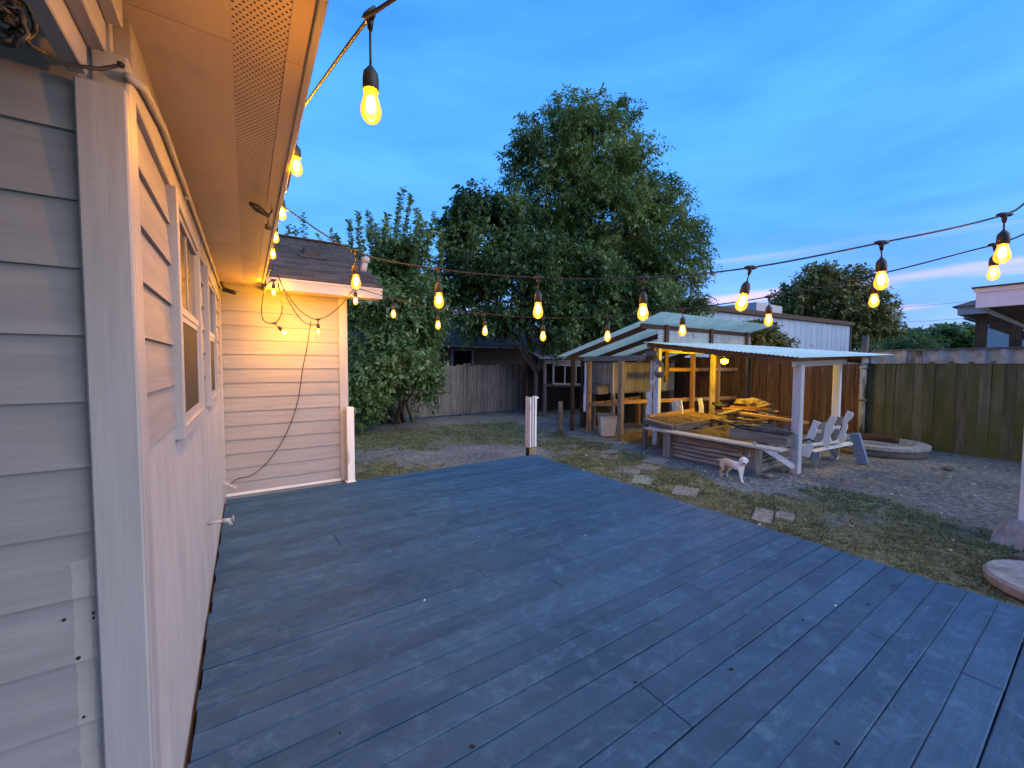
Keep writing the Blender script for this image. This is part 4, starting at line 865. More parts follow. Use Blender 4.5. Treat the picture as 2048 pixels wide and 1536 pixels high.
# ------------------------------------------------------------------ chicken coop with pale green roof
def build_coop():
    t = thing('chicken_coop', (9.5, 7.2, G), 'open timber coop with sloping pale green sheet roof', 'coop')
    def zr(y): return 1.84+(8.84-y)*(2.56-1.84)/(8.84-6.0)
    n = 4; xs = [7.35, 8.6, 9.85, 11.1, 12.3]
    for k in range(n):
        B().sheet((xs[k], 8.84, zr(8.84)+0.01+0.004*(k % 2)), (xs[k+1]+0.04, 8.84, zr(8.84)+0.01+0.004*(k % 2)), (xs[k+1]+0.04, 5.42, zr(5.42)+0.03), (xs[k], 5.42, zr(5.42)+0.03), 13, 0.014, across=6, t=0).build('roof_sheet', M_COOPROOF, t, smooth=True)
    for x in (7.62, 8.75, 9.9, 11.05, 12.1):
        B().bar((x, 8.70, zr(8.70)-0.075), (x, 6.03, zr(6.03)-0.075), 0.045, 0.12).build('rafter', DW('y'), t)
    B().span((7.42, 5.975, 2.44), (12.2, 6.025, 2.545)).build('ridge_beam', DW('x'), t)
    B().span((7.42, 8.46, 1.74), (12.2, 8.53, 1.84)).build('beam', DW('x'), t)
    B().bar((7.56, 7.95, 1.77), (7.56, 5.99, 1.775), 0.06, 0.13, jit=0.004).build('beam', GW('y'), t)
    # corrugated wall under the high beam
    B().sheet((8.0, 5.99, 1.9), (8.0, 5.99, 2.44), (12.2, 5.99, 2.44), (12.2, 5.99, 1.9), 9, 0.012, across=4).build('wall_sheet', M_GALV, t, smooth=True)
    for x in (8.28, 10.15, 11.95): B().span((x-0.06, 5.93, G if x > 11 else 1.2), (x+0.06, 5.97, 2.56)).build('post', DW('z'), t)
    # posts and rails
    for (x, y, zt, m, w) in ((7.66, 7.86, 1.72, OW('z'), 0.10), (7.50, 6.62, 1.71, TW('z'), 0.11), (10.15, 8.25, 1.75, OW('z'), 0.10), (9.9, 6.3, 2.3, OW('z'), 0.10), (11.2, 6.35, 2.3, OW('z'), 0.10), (7.60, 8.45, 1.74, DW('z'), 0.09), (12.1, 8.45, 1.74, OW('z'), 0.09)):
        B().span((x-w/2, y-w/2, G-0.05), (x+w/2, y+w/2, zt), bev=0.005, jit=0.003).build('post', m, t)
    B().span((7.575, 7.91, 0.36), (7.60, 7.955, 1.68), jit=0.003).build('white_batten', WW('z'), t)
    B().span((7.56, 7.90, 0.36), (7.574, 7.97, 0.85)).build('white_batten', WW('z'), t)
    B().bar((7.66, 7.80, 0.56), (10.1, 8.2, 0.62), 0.04, 0.09).build('rail', OW('x'), t)
    B().bar((7.52, 6.68, 0.66), (7.66, 7.80, 0.56), 0.04, 0.09).build('rail', OW('y'), t)
    B().bar((7.56, 6.60, 0.72), (12.2, 6.35, 0.66), 0.04, 0.09).build('rail', OW('x'), t)
    B().bar((8.9, 6.33, 1.50), (12.2, 6.33, 1.50), 0.04, 0.09).build('rail', OW('x'), t)
    for i in range(24):   # back boards of the coop, coloured near-black to paint in the interior shade
        x = 8.0+i*0.185
        B().span((x, 8.55, G+0.02), (x+0.178, 8.572, 1.74), jit=0.004).build('back_board', wood('shade_dark_wood', 'z', (0.012, 0.010, 0.009), (0.035, 0.028, 0.024)), t)
    # raised hutch inside
    h = thing('hutch', (9.2, 8.0, G), 'raised grey plank hutch on legs inside the coop', 'hutch')
    for i in range(15):
        x = 8.32+i*0.178
        B().span((x, 7.60-0.0*i, 0.86+0.005*(i % 3)), (x+0.17, 7.622, 1.66-0.01*(i % 2)), jit=0.005).build('plank', wood('hutch_wood', 'z', (0.17, 0.145, 0.12), (0.36, 0.32, 0.27)), h)
    for j in range(4): B().span((8.30, 7.63+j*0.2, 0.86), (8.322, 7.82+j*0.2, 1.66), jit=0.004).build('plank', MATS['hutch_wood_z'], h)
    B().span((8.30, 7.6, 1.665), (11.0, 8.45, 1.69)).build('roof', GW('x'), h)
    B().span((8.33, 7.63, 0.83), (11.0, 8.42, 0.855)).build('floor', GW('x'), h)
    B().span((8.28, 7.58, 0.80), (8.30, 7.60, 1.68)).build('white_strip', WW('z'), h)
    for (x, y) in ((8.36, 7.66), (9.7, 7.66), (10.9, 7.66), (8.36, 8.38), (10.9, 8.38)): B().span((x-0.045, y-0.045, G), (x+0.045, y+0.045, 0.83)).build('leg', GW('z'), h)
    nb = B(); nb.span((7.86, 7.75, 0.82), (8.295, 8.3, 1.02), jit=0.006); nb.build('nest_box', wood('hutch_wood', 'y', (0.17, 0.145, 0.12), (0.36, 0.32, 0.27)), h)
    B().hexa([(7.83, 7.72, 1.025), (8.29, 7.72, 1.06), (8.29, 8.33, 1.06), (7.83, 8.33, 1.025), (7.83, 7.72, 1.045), (8.29, 7.72, 1.09), (8.29, 8.33, 1.09), (7.83, 8.33, 1.045)]).build('lid', GW('y'), h)
    # white tub with a flat cover
    b = thing('plastic_tub', (7.70, 7.25, G), 'off-white square tub with a dark lid beside the coop post', 'tub')
    M = Matrix.Translation((7.70, 7.24, G)) @ Matrix.Rotation(-0.62, 4, 'Z')
    def ring(w, z): return [M @ Vector((sx*w, sy*w, z)) for sx, sy in ((-1, -1), (1, -1), (1, 1), (-1, 1))]
    tm = pm('tub_plastic', (0.44, 0.42, 0.39), (0.56, 0.54, 0.50), scale=4, rough=0.5, bump=0.08, rnd=0, c3=(0.34, 0.31, 0.26), c3scale=4)
    B().hexa(ring(0.165, 0.03)+ring(0.215, 0.52)).build('body', tm, b)
    B().hexa(ring(0.228, 0.505)+ring(0.232, 0.535)).build('rim', tm, b)
    B().hexa(ring(0.17, 0.0)+ring(0.175, 0.028)).build('foot', M_BLACK, b)
    B().hexa([M @ Vector(p) for p in ((-0.25, -0.22, 0.54), (0.2, -0.24, 0.545), (0.22, 0.24, 0.55), (-0.24, 0.22, 0.56), (-0.24, -0.21, 0.56), (0.2, -0.23, 0.56), (0.22, 0.23, 0.57), (-0.23, 0.22, 0.585))]).build('lid', GW('x'), b)
    # round bollard
    o = B().tube([(6.92, 8.17, G-0.05), (6.92, 8.17, 0.2), (6.925, 8.17, 0.62), (6.925, 8.17, 0.645)], [0.066, 0.064, 0.062, 0.052], seg=14).build('timber_bollard', TW('z'), smooth=True)
    tag(o, 'round tan timber post standing alone before the coop', 'post')
    # heap of hay on the coop floor
    n = 18; V = []; F = []
    for j in range(n+1):
        for i in range(n+1):
            x = 7.9+1.5*i/n; y = 5.9+1.2*j/n; V.append((x, y, G-0.01+0.13*math.sin(PI*i/n)*math.sin(PI*j/n)+0.03*fb(x, y, 4)*math.sin(PI*i/n)*math.sin(PI*j/n)))
    for j in range(n):
        for i in range(n): F.append((j*(n+1)+i, j*(n+1)+i+1, (j+1)*(n+1)+i+1, (j+1)*(n+1)+i))
    hp = np_mesh('hay_heap', V, F, M_STRAW, base=(8.6, 6.5, G), smooth=True); tag(hp, 'low heap of golden hay on the ground between coop and shelter', 'hay', kind='stuff')
    s = straw_tufts(None, 1500, (7.6, 9.6), (5.75, 7.2), lambda x, y: G+0.13*max(0, math.sin(PI*min(1, max(0, (x-7.9)/1.5))))*max(0, math.sin(PI*min(1, max(0, (y-5.9)/1.2)))), 8, 'scattered_straw'); tag(s, 'loose straw scattered around the hay heap', 'straw', kind='stuff')
build_coop()
def vine():
    pass
# lean-to with a barred window at the back corner
def build_leanto():
    t = thing('lean_to_shed', (9.9, 11.0, G), 'dark lean-to shed with a barred window frame and tin roof left of the coop', 'shed')
    B().span((8.75, 11.2, G), (8.84, 11.29, 1.75)).build('post', GW('z'), t)
    B().span((10.55, 10.0, G), (10.66, 10.11, 1.75)).build('post', DW('z'), t)
    B().span((11.9, 11.2, G), (12.0, 11.3, 1.75)).build('post', DW('z'), t)
    B().span((8.75, 12.3, G), (8.84, 12.4, 1.9)).build('post', DW('z'), t)
    B().bar((8.75, 11.22, 1.72), (10.6, 10.05, 1.72), 0.06, 0.14).build('beam', GW('x'), t)
    B().bar((10.6, 10.05, 1.72), (12.2, 10.1, 1.72), 0.06, 0.14).build('beam', DW('x'), t)
    B().sheet((8.5, 11.1, 1.82), (12.4, 9.75, 1.82), (12.4, 12.7, 2.5), (8.5, 12.7, 2.5), 24, 0.015, across=3).build('roof_sheet', M_GALV, t, smooth=True)
    for i in range(16): B().span((8.9+i*0.2, 12.62, G), (9.09+i*0.2, 12.65, 2.3), jit=0.004).build('back_board', wood('shade_dark_wood', 'z', (0.012, 0.010, 0.009), (0.035, 0.028, 0.024)), t)  # near-black colour paints in the shade inside the shed
    # frame with bars
    a, b = Vector((9.0, 11.02, 0)), Vector((10.0, 10.38, 0)); fr = B()
    z0, z1 = 0.95, 1.62
    for s in (0.0, 1.0): p = a.lerp(b, s); fr.bar((p.x, p.y, z0), (p.x, p.y, z1), 0.05, 0.05)
    for z in (z0, z1): fr.bar((a.x, a.y, z), (b.x, b.y, z-0.03), 0.04, 0.06)
    w = fr.build('window_frame', wood('faded_frame', 'x', (0.22, 0.21, 0.20), (0.36, 0.35, 0.33)), t)
    for s in (0.34, 0.67): p = a.lerp(b, s); B().bar((p.x, p.y, z0), (p.x, p.y, z1), 0.03, 0.03).build('bar', MATS['faded_frame_x'], w)
    B().bar((8.8, 11.18, 0.90), (10.58, 10.06, 0.86), 0.06, 0.09).build('sill', DW('x'), t)
    o = B().span((10.72, 9.55, G), (10.80, 9.63, 1.02), jit=0.004).build('leaning_stake', GW('z')); tag(o, 'thin grey stake standing in front of the lean-to shed', 'stake')
    # low broken rail frame
    f = thing('sawhorse', (9.6, 8.9, G), 'low broken grey rail frame between lean-to and coop', 'frame')
    B().bar((8.9, 9.15, 0.5), (9.9, 8.95, 0.48), 0.05, 0.07).build('rail', GW('x'), f)
    for x in (9.0, 9.75): B().span((x-0.035, 9.05, G), (x+0.035, 9.12, 0.48)).build('leg', GW('z'), f)
build_leanto()

# ------------------------------------------------------------------ things around the right edge and beyond the fences
M_WHITE = pm('fresh_white_paint', (0.70, 0.70, 0.72), (0.80, 0.80, 0.82), scale=8, rough=0.55, bump=0.1, rnd=0.02)
def right_side():
    # near porch roof and its post
    t = thing('porch', (7.6, -0.6, G), 'neighbouring porch with white fascia and dark roof at the right edge', 'porch')
    B().span((6.57, 0.435, 0.0), (6.67, 0.535, 2.24), bev=0.008).build('post', WW('z'), t)
    B().span((6.5, -3.0, 2.225), (6.53, 0.90, 2.425), bev=0.004).build('fascia', M_WHITE, t)
    B().span((6.53, 0.872, 2.225), (10.5, 0.90, 2.425)).build('fascia', M_WHITE, t)
    B().span((6.485, -3.0, 2.385), (6.4995, 0.915, 2.43)).build('fascia_trim', M_WHITE, t)
    B().span((6.53, -3.0, 2.26), (10.5, 0.872, 2.275)).build('ceiling', DW('x'), t)
    B().hexa([(6.46, -3.0, 2.431), (10.6, -3.0, 2.431), (10.6, 0.93, 2.431), (6.46, 0.93, 2.431), (6.46, -3.0, 2.45), (10.6, -3.0, 3.0), (10.6, 0.93, 2.50), (6.46, 0.93, 2.445)]).build('roof', M_SHINGLE, t)
    B().span((7.2, -3.0, 2.44), (9.8, 0.62, 2.95)).build('roof_wall', M_SHINGLE, t)
    B().hexa([(6.36, 0.18, G), (6.95, 0.14, G), (6.95, 0.74, G), (6.42, 0.70, G), (6.50, 0.38, 0.04), (6.74, 0.38, 0.05), (6.74, 0.60, 0.05), (6.48, 0.58, 0.03)]).build('footing', M_CONC, t)
    # round concrete slab, then an added dark slab standing in for a dark gap
    o = B().lathe([(0.40, 0.0), (0.44, 0.02), (0.45, 0.085), (0.43, 0.11), (0.1, 0.118)], loc=(5.36, 0.16, G), seg=36).build('concrete_disc', M_CONC, smooth=False); tag(o, 'round concrete slab lying at the deck side by the porch post', 'slab')
    o = B().hexa([(5.86, 0.10, G), (6.28, -0.1, G), (6.33, 0.4, G), (5.95, 0.55, G), (5.88, 0.12, G+0.06), (6.26, -0.05, G+0.07), (6.30, 0.4, G+0.06), (5.96, 0.52, G+0.06)]).build('concrete_slab', pm('gap_dark', (0.06, 0.05, 0.045), (0.12, 0.105, 0.09), scale=8, rnd=0, bump=0.5, rough=0.95)); tag(o, 'added dark slab standing in for the dark gap between round slab and porch footing', 'slab')
    # second house with brown porch posts behind the mossy fence
    t = thing('neighbour_house', (16.5, 0.5, G), 'brown porch of a house with white eave behind the mossy fence', 'house')
    e = at(1915, 622, x=14.6); zz = e[2]
    B().span((14.6, -4, zz-0.10), (14.63, e[1], zz+0.10)).build('fascia', M_TRIM['y'], t)
    B().span((14.63, e[1]-0.03, zz-0.10), (22, e[1], zz+0.10)).build('fascia', M_TRIM['x'], t)
    B().hexa([(14.5, -4, zz+0.10), (22, -4, zz+0.10), (22, e[1]+0.1, zz+0.10), (14.5, e[1]+0.1, zz+0.10), (17, -4, zz+1.0), (22, -4, zz+1.0), (22, e[1]-1.6, zz+1.0), (17, e[1]-1.6, zz+1.0)]).build('roof', pm('brown_roof', (0.07, 0.035, 0.04), (0.12, 0.065, 0.07), scale=20, rnd=0), t)
    B().span((14.65, -4, zz-0.08), (22, e[1]-0.05, zz-0.05)).build('ceiling', DW('x'), t)
    for (u) in (1962, 2032):
        p = at(u, 660, x=14.9); B().span((14.85, p[1]-0.09, G), (15.03, p[1]+0.09, zz-0.08)).build('post', DW('z'), t)
    p = at(2000, 650, x=14.9); B().bar((14.95, p[1]+0.15, zz-0.35), (14.95, p[1]-0.8, zz-0.9), 0.1, 0.16).build('brace', DW('y'), t)
    # far white gabled house
    t = thing('far_house', (40, 4, G), 'far white gabled house seen under the neighbouring porch roof', 'house')
    a, b = at(1950, 668, x=38), at(2018, 668, x=38)
    B().span((38, b[1]-6, G), (46, a[1], 4.6)).build('wall', M_TRIM['y'], t)
    B().hexa([(37.7, b[1]-6, 4.6), (46.3, b[1]-6, 4.6), (46.3, a[1]+0.5, 4.6), (37.7, a[1]+0.5, 4.6), (41.5, b[1]-6, 6.6), (42.5, b[1]-6, 6.6), (42.5, a[1]+0.3, 6.6), (41.5, a[1]+0.3, 6.6)]).build('roof', M_SHINGLE, t)
    # pale blue metal building behind the coop
    t = thing('metal_building', (26, 13, G), 'long pale blue metal building with brown roof edge beyond the fence', 'building')
    mb = pm('pale_blue_metal', (0.24, 0.31, 0.40), (0.31, 0.38, 0.47), scale=1.2, stretch=(1, 1, 0.3), rough=0.55, bump=0.05, rnd=0.02, c3=(0.19, 0.24, 0.32), c3scale=0.9, c3stretch=(1, 1, 0.4))
    for k in range(26):
        x = 15.6+k*0.8
        z1 = 4.16+(x-15.6)*0.017
        B().hexa([(x, 11.0, G), (x+0.798, 11.0, G), (x+0.798, 11.06, G), (x, 11.06, G), (x, 11.0, z1), (x+0.798, 11.0, z1+0.013), (x+0.798, 11.06, z1+0.013), (x, 11.06, z1)]).build('panel', mb, t)
        B().span((x+0.782, 10.99, G), (x+0.798, 11.0, z1-0.01)).build('seam', mb, t)
    B().bar((15.5, 10.93, 4.30), (36.8, 10.93, 4.66), 0.2, 0.24).build('roof_edge', DW('x'), t)
    B().span((36.42, 10.95, G), (36.62, 11.2, 4.5)).build('corner_trim', DW('z'), t)
    B().hexa([(15.6, 11.08, G), (36.4, 11.08, G), (36.4, 17, G), (15.6, 17, G), (15.6, 11.08, 4.2), (36.4, 11.08, 4.52), (36.4, 17, 5.2), (15.6, 17, 5.2)]).build('shell', mb, t)
    o = B().span((24.2, 11.6, 4.6), (27.3, 14, 5.22)).build('roof_unit', M_TRIM['x'], t)
    # brown house behind the grey fence
    t = thing('brown_house', (8, 19, G), 'low brown house with white eave trim behind the grey fence', 'house')
    bw = pm('brown_siding', (0.14, 0.105, 0.075), (0.20, 0.155, 0.11), scale=6, stretch=(0.2, 1, 1), rnd=0.05, bump=0.1)
    z = G
    while z < 2.4:
        B().hexa([(-4, 17.02, z), (13.5, 17.02, z), (13.5, 17.06, z), (-4, 17.06, z), (-4, 17.035, z+0.2), (13.5, 17.035, z+0.2), (13.5, 17.06, z+0.2), (-4, 17.06, z+0.2)]).build('siding_board', bw, t); z += 0.2
    B().span((-4, 17.07, G), (13.5, 22, 2.42)).build('wall', bw, t)
    B().span((-4.2, 16.55, 2.40), (13.7, 16.6, 2.53)).build('fascia', M_TRIM['x'], t)
    B().hexa([(-4.2, 16.5, 2.535), (13.7, 16.5, 2.535), (13.7, 22, 2.535), (-4.2, 22, 2.535), (-4.2, 19.0, 4.2), (13.7, 19.0, 4.2), (13.7, 19.4, 4.2), (-4.2, 19.4, 4.2)]).build('roof', pm('dark_red_roof', (0.03, 0.018, 0.018), (0.06, 0.035, 0.033), scale=20, rnd=0), t)
    w = B(); x0, x1, z0, z1 = 7.86, 9.02, 1.3, 2.32
    w.span((x0, 16.97, z0), (x0+0.10, 17.03, z1)); w.span((x1-0.10, 16.97, z0), (x1, 17.03, z1)); w.span((x0+.1, 16.97, z1-0.06), (x1-.1, 17.03, z1)); w.span((x0+.1, 16.97, z0), (x1-.1, 17.03, z0+0.08))
    wo = w.build('window', M_TRIM['z'], t)
    B().span((x0+0.1, 17.0, z0+0.08), (x1-0.1, 17.015, z1-0.06)).build('pane', M_PANE, wo)
    # power lines
    for k, (v0, v1, l) in enumerate(((612, 594, 'uppermost thin power line above the far trees at right'), (637, 630, 'middle thin power line above the far trees at right'), (655, 647, 'lowest and darkest power line above the far trees at right'))):
        a = at(1560, v0+10, dep=48); b = at(2060, v1-6, dep=44)
        pts = [a*(1-s)+b*s-np.array((0, 0, 0.5*4*s*(1-s))) for s in np.linspace(0, 1, 14)]
        o = B().tube(pts, 0.03 if k == 2 else 0.02, seg=5).build('power_line', M_BLACK); tag(o, l, 'cable')
right_side()

# ------------------------------------------------------------------ string lights
M_FIL = emit('filament_glow', (1.0, 0.50, 0.06), 120.0)
M_FIL_EAVE = emit('eave_filament_glow', (1.0, 0.50, 0.006), 900.0)
M_FIL_A = emit('eave_string_glow', (1.0, 0.47, 0.003), 2600.0)
M_FIL_N = emit('near_filament_glow', (1.0, 0.46, 0.004), 480.0)
def mat_bulbglass():
    m, N, L, P = newmat('amber_bulb_glass')
    out = N['Material Output']; tr = N.new('ShaderNodeBsdfTransparent'); tr.inputs[0].default_value = (1.0, 0.76, 0.36, 1)
    gl = N.new('ShaderNodeBsdfGlossy'); gl.inputs['Roughness'].default_value = 0.05
    em = N.new('ShaderNodeEmission'); em.inputs[0].default_value = (1.0, 0.36, 0.03, 1); em.inputs[1].default_value = 0.42
    fr = N.new('ShaderNodeFresnel'); fr.inputs[0].default_value = 1.45
    mx = N.new('ShaderNodeMixShader'); L.new(fr.outputs[0], mx.inputs[0]); L.new(tr.outputs[0], mx.inputs[1]); L.new(gl.outputs[0], mx.inputs[2])
    ad = N.new('ShaderNodeAddShader'); L.new(mx.outputs[0], ad.inputs[0]); L.new(em.outputs[0], ad.inputs[1]); L.new(ad.outputs[0], out.inputs['Surface'])
    return m
M_GLASS = mat_bulbglass()
BULB_P = proto(B().lathe([(0.015, 0.0), (0.0175, -0.012), (0.022, -0.028), (0.0265, -0.046), (0.027, -0.056), (0.0245, -0.068), (0.018, -0.078), (0.009, -0.084), (0.0, -0.086)], seg=20), 'bulb', M_GLASS, True)
FIL_P = proto(B().lathe([(0.003, -0.012), (0.010, -0.020), (0.0125, -0.030), (0.0125, -0.048), (0.009, -0.056), (0.002, -0.060)], seg=14), 'filament', M_FIL, True)
FIL_E = bpy.data.objects.new('filament', FIL_P.data.copy()); FIL_E.data.materials[0] = M_FIL_EAVE
FIL_A = bpy.data.objects.new('filament', FIL_P.data.copy()); FIL_A.data.materials[0] = M_FIL_A
FIL_N = bpy.data.objects.new('filament', FIL_P.data.copy()); FIL_N.data.materials[0] = M_FIL_N
SOCK_P = proto(B().lathe([(0.006, 0.062), (0.011, 0.055), (0.0185, 0.045), (0.0205, 0.03), (0.021, 0.0), (0.0185, -0.003), (0.0165, 0.004)], seg=18), 'socket', M_BLACK, True)
def sag(P, k=10):
    """smooth cable through points"""
    P = [np.array(p, float) for p in P]; P = [2*P[0]-P[1]]+P+[2*P[-1]-P[-2]]; out = []
    for i in range(1, len(P)-2):
        for s in np.linspace(0, 1, k, endpoint=False):
            a, b, c, d = P[i-1:i+3]
            out.append(0.5*((2*b)+(-a+c)*s+(2*a-5*b+4*c-d)*s*s+(-a+3*b-3*c+d)*s**3))
    out.append(P[-2]); return out
def hang_bulb(t, c, drop=0.075, tilt=(0, 0, 0), cord=(1, 0, 0), size=1.0, fil=None):
    """connector on the cable at c, drop wire, socket with bulb and filament"""
    c = Vector(c); R = Euler(tilt).to_matrix(); d = R @ Vector((0, 0, -1)); X = Vector(cord).normalized()
    b = B(); b.tube([c-X*0.028*size, c-X*0.012*size, c+X*0.012*size, c+X*0.028*size], [0.006*size, 0.011*size, 0.011*size, 0.006*size], seg=8)
    b.tube([c, c+d*0.018*size, c+d*0.035*size], [0.011*size, 0.009*size, 0.006*size], seg=8)
    end = c+d*drop
    b.tube([c+d*0.03*size, end], 0.0032*size, seg=6)
    b.build('connector', M_BLACK, t, smooth=True)
    loc = end+d*0.06*size
    s = inst(SOCK_P, t, loc-Vector(t.location), rot=tilt, name='socket', scale=(size,)*3)
    inst(BULB_P, s, (0, 0, 0), name='bulb'); inst(fil or FIL_P, s, (0, 0, 0), name='filament')
def up(u, v, ref): # cable point straight above a surveyed bulb centre
    return ref
def build_strings():
    LB = 0.045      # socket-to-bulb-centre offset
    def conn(bulb_c, drop): return np.array(bulb_c)+np.array((0, 0, drop+0.06+LB))
    # A: along the eave, then out over the deck above the camera
    t = thing('string_lights', (0.21, 2.6, 2.55), 'string of lit bulbs hung along the house eave and out overhead', 'string lights', 'cafe string lights')
    near = at(742, 216, dep=1.08); cn = conn(near, 0.13)
    E = [at(593, 335, x=0.225), at(564, 428, x=0.225), at(551, 476, x=0.225), at(545.5, 509, x=0.225)]
    C_ = [conn(e, 0.055) for e in E]
    clip = at(601, 222, x=0.222)
    hooks = [clip, (0.218, 2.05, 2.66), C_[0], C_[1]+np.array((0, 0, 0.0)), C_[2], C_[3]]
    over = [np.array((6.47, -2.85, 2.41)), np.array((3.4, -1.2, 2.6)), np.array((1.15, 0.1, 2.95)), at(800, -10, dep=0.98), cn, clip]
    B().tube(sag(over, 8), 0.0048, seg=8).build('cable', M_BLACK, t, smooth=True)
    pts = [clip, np.array((0.224, C_[0][1]-0.05, C_[0][2]+0.0)), C_[0], np.array((0.222, (C_[0][1]+C_[1][1])/2, SOF+0.06)), C_[1], C_[2], C_[3], np.array((0.222, C_[3][1]+0.35, SOF-0.02)), np.array((0.225, 4.8, SOF+0.02)), np.array((0.225, 5.46, SOF+0.03))]
    B().tube(sag(pts, 8), 0.0048, seg=8).build('cable', M_BLACK, t, smooth=True)
    hang_bulb(t, cn, 0.13, cord=cn-clip, fil=FIL_N)
    for i, c in enumerate(C_): hang_bulb(t, c, 0.055, cord=(0, 1, 0.1), fil=FIL_A)
    # black plug joint under the soffit
    a = at(500, 406, z=SOF-0.03); b = at(536, 432, z=SOF-0.06)
    B().tube([a, a*0.6+b*0.4, b], [0.010, 0.022, 0.014], seg=10).build('plug', M_BLACK, t, smooth=True)
    B().tube([b, (b+C_[1])/2+np.array((0, 0, -0.03)), C_[1]], 0.0048, seg=6).build('cable', M_BLACK, t)
    B().lathe([(0.004, 0.05), (0.004, 0.02), (0.016, 0.015), (0.018, -0.01), (0.006, -0.016)], loc=b+np.array((0.0, 0.02, -0.06)), seg=12).build('end_cap', M_BLACK, t, smooth=True)
    # B: upper string across the deck
    bl = [((0.613, 2.804), (712, 560)), ((1.03, 2.405), (878, 597)), ((1.493, 1.985), (1076, 617)), ((1.941, 1.563), (1286, 620)), ((2.367, 1.17), (1499, 602)), ((2.814, 0.736), (1760, 556)), ((3.244, 0.368), (2005, 503))]
    t = thing('string_lights', (1.9, 1.6, 2.0), 'upper string of lit bulbs crossing from the eave to the right', 'string lights', 'cafe string lights')
    def place(xy, uv):
        d = np.hypot(*xy); c = _cd(*uv); r = RM@c; tt = d/np.hypot(r[0], r[1]); return CP+tt*r
    cs = [conn(place(*q), 0.08) for q in bl]
    tilts = [(0, 0, 0), (0, 0, 0), (0, 0, 0), (0, 0, 0), (0.12, 0.18, 0), (0.0, -0.10, 0), (0, 0.02, 0)]
    start = np.array((0.222, 3.02, SOF+0.06)); endp = np.array((3.75, -0.05, 2.62))
    B().tube(sag([start]+cs+[endp, np.array((6.47, -2.2, 2.41))], 10), 0.0048, seg=8).build('cable', M_BLACK, t, smooth=True)
    for c, tl in zip(cs, tilts): hang_bulb(t, c, 0.08, tilt=tl, cord=(0.7, -0.7, 0), size=1.15)  # bulbs enlarged to stand in for their bloom
    # C: lower string from the wing corner
    bl = [((1.23, 5.46), (711, 600)), ((1.56, 4.94), (787, 626)), ((1.89, 4.39), (876, 648)), ((2.22, 3.83), (970, 660)), ((2.55, 3.28), (1086, 670)), ((2.88, 2.72), (1215, 670)), ((3.21, 2.17), (1365, 658)), ((3.54, 1.61), (1537, 637)), ((3.87, 1.06), (1748, 598)), ((4.2, 0.5), (1987, 542))]
    t = thing('string_lights', (2.6, 3.1, 2.0), 'lower string of lit bulbs running from the wing corner to the right', 'string lights', 'cafe string lights')
    cs = [conn(place(*q), 0.07) for q in bl]
    cs[0][2] -= 0.02
    B().tube(sag(cs+[np.array((4.5, 0.0, 2.55)), np.array((6.47, -1.5, 2.41))], 10), 0.0048, seg=8).build('cable', M_BLACK, t, smooth=True)
    for i, c in enumerate(cs): hang_bulb(t, c, 0.07 if i else 0.05, cord=(0.5, -0.85, 0), size=1.15)  # same enlargement in place of bloom on this string
    # D: tangled end looped on the wing fascia
    t = thing('string_lights', (0.6, 5.4, 2.2), 'looped string end with three lit bulbs on the wing wall', 'string lights', 'cafe string lights')
    Y = 5.47
    def w(u, v, y=Y): return at(u, v, y=y)
    top = w(553, 540, 5.5)
    B().tube(sag([top, w(565, 572), w(590, 610), w(612, 630), w(632, 638), w(655, 632), w(680, 612), w(700, 588), cs[0]], 8), 0.0055, seg=8).build('cable', M_BLACK, t, smooth=True)
    B().tube(sag([w(566, 578), w(583, 612), w(603, 640), w(620, 649), w(634, 649), w(637, 641)], 8), 0.0055, seg=8).build('cable', M_BLACK, t, smooth=True)
    B().tube(sag([w(551, 560), w(536, 566), w(527, 590), w(523, 620), w(527, 640), w(540, 647), w(552, 645), w(562, 630), w(565, 610)], 8), 0.0055, seg=8).build('cable', M_BLACK, t, smooth=True)
    hang_bulb(t, w(547, 560), 0.04, cord=(1, 0, 0), fil=FIL_E); hang_bulb(t, w(549, 646), 0.05, tilt=(0, -0.75, 0), cord=(1, 0, 0.2), fil=FIL_E); hang_bulb(t, w(636, 639), 0.05, cord=(1, 0, 0), fil=FIL_E)
    B().tube([w(556, 566), w(559, 582)], [0.007, 0.012], seg=8).build('plug', M_BLACK, t)
    B().bar(w(570, 598, 5.46), w(563, 604, 5.46), 0.03, 0.05).build('paper_tag', pm('yellow_tag', (0.55, 0.33, 0.04), (0.65, 0.4, 0.06), rnd=0, bump=0), t)
    # extension cord down to the outlet
    o = B().tube(sag([w(622, 642, 5.5), w(615, 690, 5.55), w(605, 740, 5.7), w(596, 800, 5.8), w(580, 850, 5.82), w(560, 890, 5.82), w(530, 930, 5.8), w(500, 952, 5.75), w(475, 958, 5.68), np.array((-0.20, 5.61, 0.2))], 8), 0.0055, seg=8).build('extension_cord', M_BLACK, smooth=True)
    tag(o, 'thin dark extension cord hanging down the wing wall to the outlet', 'cord')
build_strings()

